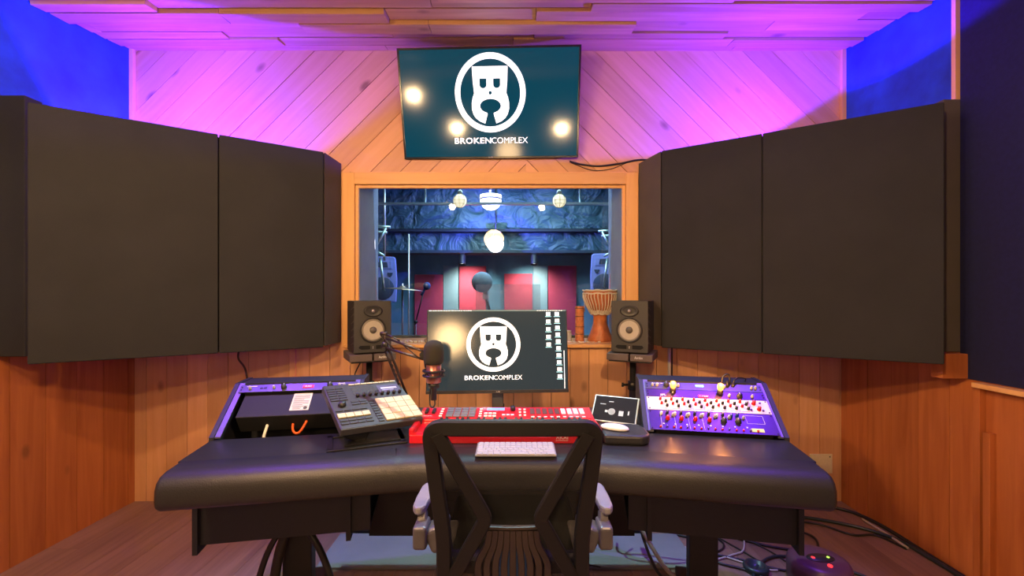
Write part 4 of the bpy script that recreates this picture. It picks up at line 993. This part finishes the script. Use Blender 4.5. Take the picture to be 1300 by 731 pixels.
# ------------------------------------------------------------------ near field speakers on stands
M_SB = mat('speaker_vinyl', (.035, .034, .034), .5, bump=(500, .2)); M_CONE = mat('grey_cone', (.42, .39, .34), .55); M_RUB = mat('rubber', (.015, .015, .015), .5)
M_FOAM = mat('isolation_foam', (.115, .085, .075), .8)
def monitor_speaker(loc, rz, label):
    """origin at base centre of front face plane"""
    t = thing('studio_monitor', label, 'speaker', loc, (0, 0, rz), group='studio monitors flanking the computer screen')
    w_, h_, d_ = .205, .293, .235
    mb = MB(); mb.box((0, d_/2, h_/2), (w_, d_, h_), bev=.004, seg=2); obj('cabinet', mb, M_SB, t)
    mb = MB()
    for sx in (-1, 1):
        for k in range(6): mb.box((sx*(w_/2+.0008), .05+.0, .05+.04*k), (.0025, .09, .005), Matrix.Rotation(R(-12), 3, 'X'))
    obj('side_slats', mb, mat('slat_grey', (.12, .11, .10), .5), t)
    mb = MB(); mb.lathe([(.003, -.001), (.045, -.001), (.052, .004), (.045, .006), (.030, .0)], (0, -.001, .235), Matrix.Rotation(R(90), 3, 'X'), 36, sx=1, sy=.62); wg = obj('waveguide', mb, M_BLK, t)
    mb = MB(); mb.lathe([(.012, 0), (.010, .006), (0, .010)], (0, -.004, .235), Matrix.Rotation(R(90), 3, 'X'), 20); obj('tweeter', mb, mat('tweeter_metal', (.5, .5, .48), .25, .8), wg)
    rx = Matrix.Rotation(R(90), 3, 'X')
    mb = MB(); mb.lathe([(.073, -.002), (.073, .005), (.070, .008), (.064, .007), (.064, -.002)], (0, 0, .128), rx, 48); wo = obj('woofer', mb, M_RUB, t)
    mb = MB(); mb.lathe([(.064, .003), (.061, .008), (.055, .007), (.052, .002)], (0, 0, .128), rx, 48); obj('surround', mb, mat('surround_grey', (.22, .20, .17), .45), wo)
    mb = MB(); mb.lathe([(.053, .0055), (.018, .0012), (0, .0012)], (0, 0, .128), rx, 48); obj('cone', mb, M_CONE, wo)
    mb = MB(); mb.lathe([(.021, .001), (.019, .008), (.012, .013), (0, .015)], (0, 0, .128), rx, 32); obj('dust_cap', mb, mat('dust_cap', (.10, .09, .08), .4), wo)
    for s in (-1, 1):
        mb = MB(); mb.prism([(s*.016, .020), (s*.062, .020), (s*.078, .030), (s*.070, .042), (s*.016, .042)], 'y', -.0018, .004); obj('bass_port', mb, mat('port_black', (.004, .004, .004), .9), t)
    mb = MB(); mb.box((0, -.002, .030), (.006, .003, .014)); obj('badge', mb, M_STEEL, t)
def speaker_stand(loc, rz, label, ppos):
    t = thing('speaker_stand', label, 'speaker stand', (loc[0], loc[1], 0), (0, 0, rz), group='speaker stands behind the desk')
    z = loc[2]
    mb = MB(); mb.box((0, 0, z-.004), (.235, .215, .007), bev=.002); obj('top_plate', mb, M_BLKM, t)
    mb = MB(); mb.cyl((0, 0, .02), (0, 0, z-.008), .0175).cyl((0, 0, .02), (0, 0, z-.15), .022); obj('pole', mb, M_BLKM, t)
    mb = MB(); mb.cyl((0, 0, z-.18), (0, 0, z-.13), .028).cyl((-.028, 0, z-.155), (-.055, -.01, z-.155), .007).cyl((-.05, -.01, z-.155), (-.062, -.012, z-.155), .013); obj('clamp_collar', mb, M_BLKM, t)
    mb = MB(); mb.cyl((0, 0, 0), (0, 0, .025), .13, .12); obj('base', mb, M_BLKM, t)
def foam(loc, rz, label):
    t = thing('isolation_pad', label, 'speaker pad', loc, (0, 0, rz), group='foam pads under the studio monitors')
    for s in (-1, 1):
        mb = MB(); mb.prism([(-.115, 0), (.115, 0), (.115, .045), (-.115, .038)], 'x', s*.066-.061, s*.066+.061, .003); obj('wedge', mb, M_FOAM, t)
    o = text('brand_mark', 'Auralex', (.03, .075, .014, .028), .0006, M_WHITE, t, -.1158)
th = {-1: R(29), 1: R(-25)}
for s, px in ((-1, 473.5), (1, 799)):
    y0 = 2.49; x = (px-652)*y0/560; rz = -th[s] if False else th[s]
    # front faces the listener: rotate so that -y turns towards the centre
    rot_ = R(29) if s < 0 else R(-25)
    zt = 1.006
    f_ = Vector((x, y0)); fwd = Vector((math.sin(rot_), -math.cos(rot_))); c_ = f_-fwd*.105
    side = 'left' if s < 0 else 'right'
    speaker_stand((c_.x, c_.y, zt-.047), rot_, f'black pole stand under the {side} studio monitor', None)
    foam((c_.x, c_.y, zt-.046), rot_, f'brown grey foam pad under the {side} studio monitor')
    monitor_speaker((f_.x, f_.y, zt), rot_, f'black two way studio monitor speaker {side} of the computer screen')

# ------------------------------------------------------------------ microphone on boom arm
t = thing('boom_microphone', 'foam topped microphone with spring shock mount hanging left of the monitor', 'microphone', (-.322, 1.78, 1.05))
mb = MB(); mb.lathe([(.030, 0), (.037, .004), (.0405, .02), (.041, .055), (.038, .075), (.028, .089), (.012, .096), (0, .097)], (0, 0, .0), seg=32); obj('windscreen', mb, mat('black_foam', (.025, .022, .016), .95, bump=(400, .5)), t)
mb = MB(); mb.lathe([(.0, -.075), (.028, -.075), (.030, -.07), (.030, .004), (0, .004)], (0, 0, 0), seg=28); obj('body', mb, mat('mic_body', (.35, .14, .12), .28, .7), t)
mb = MB()
for z in (-.026, -.046):
    mb.tube([(.042*math.cos(R(q)), .042*math.sin(R(q)), z) for q in range(0, 361, 15)], .0045, 8)
for k in range(8):
    a = R(45*k); mb.cyl((.042*math.cos(a), .042*math.sin(a), -.026), (.031*math.cos(a+.35), .031*math.sin(a+.35), -.046), .002, seg=6)
obj('shock_mount', mb, M_BLKM, t)
mb = MB(); mb.lathe([(.024, -.075), (.022, -.095), (.012, -.1), (.012, -.145), (.0, -.146)], (0, 0, 0), seg=20); obj('connector', mb, M_BLKM, t)
mb = MB(); mb.tube(spline([(.004, 0, -.14), (.004, 0, -.165), (-.006, 0, -.175), (-.016, .005, -.165), (-.018, .01, -.13), (-.016, .01, -.08), (-.03, .005, -.02), (-.035, .02, .005)]), .0035, 6); obj('cable_loop', mb, M_BLK, t)
t = thing('microphone_boom_stand', 'black sprung boom arm reaching from behind the pad controller to the microphone', 'boom arm', (-.47, 2.02, ZD))
A = Vector((-.47, 2.02, ZD+.03)); B = Vector((-.545, 1.87, 1.12)); C_ = Vector((-.365, 1.80, 1.085)); mts = mat('arm_metal', (.05, .035, .035), .3, .5)
mb = MB()
for dx in (-.009, .009): mb.cyl(A+Vector((dx, 0, 0)), B+Vector((dx, 0, 0)), .0055, seg=8)
mb.tube([A.lerp(B, k/60)+Vector((.004*math.cos(k*1.5), -.012+.004*math.sin(k*1.5), 0)) for k in range(8, 50)], .0015, 5)
mb.cyl(B+Vector((-.0, -.01, -.02)), B+Vector((0, .01, -.02)), .012); obj('lower_arm', mb, mts, t, True)
mb = MB()
up = B+Vector((-.0, 0, .045)); 
mb.cyl(B+Vector((-.015, 0, -.01)), C_+Vector((0, 0, -.02)), .005, seg=8).cyl(B+Vector((.0, 0, .028)), C_+Vector((0, 0, .012)), .005, seg=8)
mb.cyl(B, up, .006).cyl(up, B+Vector((.07, -.03, .018)), .003, seg=6).cyl(B+Vector((-.02, 0, .04)), B+Vector((.045, -.02, -.02)), .003, seg=6).cyl(B+Vector((.06, -.02, .018)), C_+Vector((-.02, 0, -.015)), .003, seg=6)
mb.cyl(up+Vector((-.02, 0, 0)), up+Vector((.01, 0, 0)), .008); obj('upper_arm', mb, mts, t, True)
mb = MB(); mb.cyl(C_+Vector((0, -.012, 0)), C_+Vector((0, .012, 0)), .016).cyl(C_, Vector((-.354, 1.785, 1.035)), .006).sphere(B, .014); mb.cyl(B+Vector((0, -.014, -.02)), B+Vector((0, -.025, -.02)), .009); obj('joint', mb, M_BLK, t, True)
mb = MB(); mb.box((-.47, 2.02, ZD+.0155), (.06, .06, .03), bev=.004); mb.cyl((-.47, 2.02, ZD+.02), (-.47, 2.02, ZD+.06), .014); obj('clamp', mb, M_BLKM, t, True)

# ------------------------------------------------------------------ office chair
M_CH = mat('chair_plastic', (.006, .006, .007), .5, spec=.35); M_MESH = fabric('mesh_cloth', (.03, .03, .034), 1500)
nt = M_MESH.node_tree; b = nt.nodes['Principled BSDF']; b.inputs['Alpha'].default_value = .50
CHX = -.002
t = thing('office_chair', 'black mesh back office chair seen from behind, pulled up to the desk', 'chair', (CHX, 1.40, 0))
def CP(px, py):
    """a point of the leaning back plane"""
    Y = 1.15
    for _ in range(8): z = 1.32-(py-377)*Y/560; Y = 1.135+(.998-z)*.16
    return Vector(((px-650.5)*Y/560, Y-1.40, z))
def mir(pts): return [Vector((-p.x, p.y, p.z)) for p in pts]
def bow(pts): return [Vector((p.x, p.y-.035*(1-(p.x/.24)**2)*.6, p.z)) for p in pts]
sp = [CP(563, 790), CP(564, 720), CP(563, 675), CP(555, 620), CP(548.5, 570), CP(547, 552), CP(551, 544.5), CP(560, 541.5)]+[CP(560+181*k/10, 541.5-1.5*math.sin(math.pi*k/10)) for k in range(1, 10)]
sp = bow(spline(sp, 4)+[CP(741, 541.5)]); sp += [Vector((-p.x, p.y, p.z)) for p in reversed(sp[:28])]
mb = MB(); mb.ribbon(sp, .040, .026); obj('outer_frame', mb, M_CH, t)
br = [CP(556, 548), CP(586, 601), CP(611, 644), CP(615, 656), CP(609, 668), CP(590, 702), CP(568, 745), CP(556, 790)]
br = [Vector((p.x, p.y-.016, p.z)) for p in spline(br, 3)]
mb = MB(); mb.ribbon(br, .037, .020); obj('back_brace', mb, M_CH, t)
mb = MB(); mb.ribbon(mir(br), .037, .020); obj('back_brace', mb, M_CH, t)
# mesh membrane
mb = MB(); nx, nz = 14, 16; g = []
for j in range(nz+1):
    py = 546+(775-546)*j/nz; hwp = 98-(j/nz)*14; row = []
    for i in range(nx+1):
        p = CP(650.5-hwp+2*hwp*i/nx, py); q = (i/nx-.5)*2; p.y += .006+.03*(1-q*q)*(1-abs(j/nz-.5)); row.append(mb.bm.verts.new(p))
    g.append(row)
for j in range(nz):
    for i in range(nx): f_ = mb.bm.faces.new((g[j][i], g[j+1][i], g[j+1][i+1], g[j][i+1])); f_.smooth = True
obj('mesh_back', mb, M_MESH, t)
# slotted lumbar shell
mb = MB(); M_SH = mat('slotted_shell', (.028, .021, .018), .4)
for k in range(9):
    xs = (k-4)*9.4
    pts = [CP(650.5+xs*.78, 671), CP(650.5+xs*.86, 690), CP(650.5+xs*1.15, 712), CP(650.5+xs*1.15, 735), CP(650.5+xs*1.05, 790)]
    pts = [Vector((p.x, p.y-.004, p.z)) for p in spline(pts, 4)]; mb.ribbon(pts, [.0165+.004*(i/len(pts)) for i in range(len(pts))], .012)
arc = [CP(650.5+(k-6)*6.2, 669-abs(k-6)*.25) for k in range(13)]; mb.ribbon([Vector((p.x, p.y-.004, p.z)) for p in arc], .008, .014)
obj('slotted_shell', mb, M_SH, t, label='dark brown slotted lumbar shell')
# seat, arms, base
mb = MB(); mb.box((0, .22, .47), (.47, .46, .07), bev=.03, seg=4); obj('seat', mb, M_CH, t)
M_ARM = mat('armrest_pad', (.22, .22, .26), .35); M_ARMB = mat('arm_bracket', (.09, .085, .10), .35)
for s in (-1, 1):
    mb = MB(); pts = [(-.014, .080), (.006, .085), (.017, .055), (.021, -.02), (.019, -.075), (.008, -.095), (-.010, -.095), (-.021, -.075), (-.023, -.02), (-.021, .055)]
    mb.prism([(s*.272-s*p[0], -.035+p[1]) for p in pts], 'z', .690, .714, .007); obj('arm_pad', mb, M_ARM, t, label='pale grey arm pad')
    mb = MB(); mb.ribbon([(s*.266, -.10, .690), (s*.262, -.115, .67), (s*.252, -.13, .645)], .026, .03); obj('arm_post', mb, M_ARMB, t)
    mb = MB(); mb.box((s*.262, -.13, .642), (.040, .075, .066), bev=.010, seg=3).box((s*.222, -.12, .630), (.045, .07, .070), Matrix.Rotation(R(s*24), 3, 'Y'), bev=.012, seg=3).box((s*.215, .0, .56), (.03, .05, .13), bev=.01, seg=3).box((s*.215, .08, .50), (.04, .24, .03), bev=.01, seg=3); obj('arm_bracket', mb, M_ARMB, t)
mb = MB(); mb.box((0, -.02, .50), (.10, .30, .04), bev=.01).box((0, .18, .425), (.22, .28, .04), bev=.01).cyl((0, .18, .10), (0, .18, .41), .028); obj('gas_lift', mb, M_CH, t)
for k in range(5):
    a = R(72*k+18); dx, dy = math.cos(a), math.sin(a)
    mb = MB(); mb.ribbon([(.02*dx, .18+.02*dy, .11), (.29*dx, .18+.29*dy, .075)], [.06, .035], .035, Vector((0, 0, 1))); bs = obj('base_spoke', mb, M_CH, t)
    mb = MB(); q = Vector((.29*dx, .18+.29*dy, .028)); sd = Vector((-dy, dx, 0))
    mb.cyl(q-sd*.022, q-sd*.006, .027).cyl(q+sd*.006, q+sd*.022, .027).cyl(q, q+Vector((0, 0, .05)), .007); obj('caster', mb, M_RUB, bs)

# ------------------------------------------------------------------ floor items
mb = MB(); mb.box((-.03, 2.29, .006), (1.86, .31, .012), bev=.003); tag(obj('rug', mb, fabric('teal_rug', (.24, .25, .24), 260)), 'flat grey green carpet strip under the back of the desk', 'rug')
# robot / puck device
t = thing('round_hub', 'round dark device with red and green lights on the floor at the lower right', 'device', (1.405, 2.03, 0))
mb = MB(); mb.lathe([(.118, 0), (.128, .012), (.130, .09), (.122, .112), (.106, .122), (.07, .125), (0, .125)], seg=48); obj('body', mb, mat('purple_brown_plastic', (.10, .05, .075), .38), t)
mb = MB(); mb.lathe([(.062, .1252), (.060, .1285), (.0, .1290)], (-.0, -.01, 0), seg=32, sx=1, sy=.55); cpod = obj('control_pod', mb, M_BLK, t)
for x, y, m, r_ in ((-.035, -.012, E_RED, .008), (.035, -.010, E_GR, .006), (.0, -.072, E_RED, .010)):
    mb = MB(); mb.lathe([(r_, .125), (r_, .1305), (0, .132)], (x, y, 0), seg=12); obj('indicator_light', mb, m, t)
# wall plate
t = thing('wall_plate', 'white wall plate low on the back wall right of the desk', 'wall plate', (1.985, YB-.016, .245))
mb = MB(); mb.box((0, 0, 0), (.145, .008, .125), bev=.003); obj('plate', mb, mat('cream_plastic', (.75, .68, .48), .5), t)
mb = MB(); mb.cyl((.055, -.004, .045), (.055, -.006, .045), .004); obj('screw', mb, M_BLK, t)
# conduits on the wall
for (x, z0, z1, r_, m, lab) in ((1.0, .72, 1.03, .009, mat('white_conduit', (.7, .68, .62), .4), 'thin white pipe on the wall below the right acoustic panel'), (1.018, .72, 1.03, .005, M_BLK, 'thin black lead beside the white pipe below the right acoustic panel'), (-1.40, .70, 1.02, .004, mat('pink_lead', (.8, .30, .22), .5), 'thin pink lead on the wall below the left acoustic panel')):
    mb = MB(); mb.cyl((x, YB-.03, z0-.72), (x, YB-.03, z1), r_, seg=8); tag(obj('wall_lead', mb, m), lab, 'cable')
mb = MB(); mb.tube(spline([(-1.75, YB-.03, 1.02), (-1.77, YB-.03, .93), (-1.72, YB-.03, .84), (-1.69, YB-.035, .60), (-1.66, YB-.04, .30), (-1.5, YB-.1, .01)]), .006, 6); tag(obj('wall_lead', mb, mat('brown_lead', (.08, .04, .02), .5)), 'brown lead hanging on the back wall behind the left rack', 'cable')
mb = MB(); mb.tube(spline([(-.90, 2.60, .94), (-.93, 2.58, .86), (-.915, 2.58, .78), (-.93, 2.6, .6), (-.9, 2.62, .3), (-.8, 2.66, .01)]), .004, 6); tag(obj('speaker_lead', mb, M_BLK), 'thin black lead hanging beside the left speaker stand pole', 'cable')
# cables on floor
def cable(pts, r_, m, lab, name='floor_cable'):
    mb = MB(); mb.tube(spline([(x, y, z if z > 0 else r_+.001) for x, y, z in pts], 8), r_, 6); tag(obj(name, mb, m), lab, 'cable')
CB = M_BLK; CT = mat('teal_black_rubber', (.02, .035, .04), .35); CP_ = mat('pale_cable', (.5, .45, .42), .4)
cable([(1.08, 1.95, 0), (1.16, 2.12, 0), (1.35, 2.235, .0), (1.60, 2.12, 0), (1.72, 1.95, 0), (1.78, 1.80, 0)], .0075, CT, 'thick dark cable arching around behind the round floor device')
cable([(1.2, 2.55, 0), (1.50, 2.52, 0), (1.64, 2.42, 0), (1.55, 2.28, 0), (1.36, 2.32, 0), (1.22, 2.40, 0)], .0065, CB, 'black cable loop on the floor right of the desk leg')
cable([(1.2, 2.72, 0), (1.6, 2.66, 0), (1.9, 2.55, 0), (2.06, 2.40, 0), (2.09, 2.2, 0), (2.09, 2.0, 0), (2.08, 1.5, 0)], .010, CT, 'thick dark cable along the foot of the right wall')
cable([(1.3, 2.79, 0), (1.8, 2.80, 0), (2.03, 2.72, 0), (2.105, 2.55, 0), (2.108, 2.2, 0), (2.105, 1.6, 0)], .010, CB, 'black cable tucked into the corner along the right wall')
cable([(1.5, 2.60, 0), (1.75, 2.56, 0), (1.87, 2.44, 0), (2.0, 2.43, 0), (2.05, 2.3, 0)], .006, CB, 'black cable bending towards the right wall from the desk')
cable([(2.055, 2.6, .012), (2.06, 2.45, .012), (2.055, 2.30, .012)], .007, CP_, 'short pale cable end by the foot of the right wall')
cable([(2.02, 2.0, 0), (2.06, 1.9, 0), (2.03, 1.75, 0)], .008, CP_, 'pale cable end on the dark cable by the right wall corner')
cable([(.95, 2.28, 0), (1.15, 2.2, 0), (1.3, 2.12, 0), (1.6, 2.06, 0), (1.9, 2.0, 0)], .006, CB, 'black cable passing behind the round floor device')
cable([(.88, 2.45, 0), (1.02, 2.36, 0), (1.0, 2.2, 0), (1.12, 2.12, 0), (1.22, 2.0, 0)], .006, CB, 'black cable winding from the right desk leg to the front')
cable([(.86, 2.33, 0), (1.0, 2.28, 0), (1.2, 2.14, 0), (1.27, 2.12, 0)], .005, CP_, 'pale cable from the right desk leg to the round device')
cable([(1.0, 2.6, 0), (1.10, 2.45, 0), (1.22, 2.20, 0), (1.20, 2.1, 0)], .004, CB, 'thin black cable running straight forward right of the desk leg')
cable([(1.1, 2.62, 0), (1.22, 2.45, 0), (1.32, 2.30, 0), (1.36, 2.18, 0)], .004, CB, 'thin black cable passing just left of the floor loop')
cable([(.90, 2.14, 0), (1.0, 2.2, 0), (1.12, 2.25, 0), (1.2, 2.3, 0), (1.3, 2.5, 0)], .005, CP_, 'pale cable crossing the bundle near the right desk leg')
cable([(.95, 2.55, 0), (1.05, 2.5, 0), (1.12, 2.36, 0), (1.05, 2.28, 0), (.95, 2.33, 0)], .005, CB, 'small black cable coil at the right desk leg')
cable([(.52, 2.30, .42), (.50, 2.24, .30), (.56, 2.2, .24), (.70, 2.18, .27), (.78, 2.2, .35)], .005, CP_, 'pale cables sagging under the desk right of the chair', 'hanging_cable')
cable([(.46, 2.34, .42), (.50, 2.26, .22), (.62, 2.24, .18), (.78, 2.2, .30)], .006, CT, 'dark cable sagging under the desk right of the chair', 'hanging_cable')
cable([(.58, 2.3, .36), (.62, 2.22, .20), (.70, 2.16, .06), (.74, 2.10, 0), (.78, 2.0, 0)], .010, CP_, 'thick pale cable dropping to the floor left of the right desk leg', 'hanging_cable')
cable([(.60, 2.3, .36), (.64, 2.2, .14), (.68, 2.12, .02), (.70, 2.02, .02)], .007, CB, 'black cable dropping to the floor beside the thick pale cable', 'hanging_cable')
cable([(.35, 2.42, .016), (.28, 2.3, .016), (.32, 2.18, .016), (.42, 2.13, .016)], .003, CB, 'thin black lead curving across the carpet right of the chair')
cable([(-.62, 1.80, .62), (-.56, 1.78, .60), (-.50, 1.80, .63), (-.44, 1.80, .66), (-.40, 1.82, .62)], .0035, M_WHITE, 'white lead under the desk left of the chair', 'hanging_cable')
cable([(-.50, 1.90, .64), (-.42, 1.88, .60), (-.38, 1.9, .66)], .003, M_WHITE, 'short white lead beside the left arm pad under the desk', 'hanging_cable')
for i, (dx, lab) in enumerate(((-.10, 'black cable curving down the left side of the left desk leg'), (.13, 'black cable curving down the right side of the left desk leg'), (-.05, 'black cable draped close against the left desk leg'))):
    b_ = Lw(.28, .42); cable([(b_[0]+dx*.2, b_[1], .42), (b_[0]+dx*.9, b_[1]-.02, .30), (b_[0]+dx*1.35, b_[1]-.03, .15), (b_[0]+dx*1.5, b_[1]-.05, .02)], .013 if i != 2 else .02, CB, lab, 'leg_cable')
# grommet
t = thing('cable_grommet', 'open round dark cable reel end on the floor near the round device', 'cable end', (1.17, 2.13, 0))
mb = MB(); mb.lathe([(.055, 0), (.058, .02), (.050, .03), (.040, .028), (.036, .012), (0, .01)], seg=28); obj('ring', mb, CT, t)
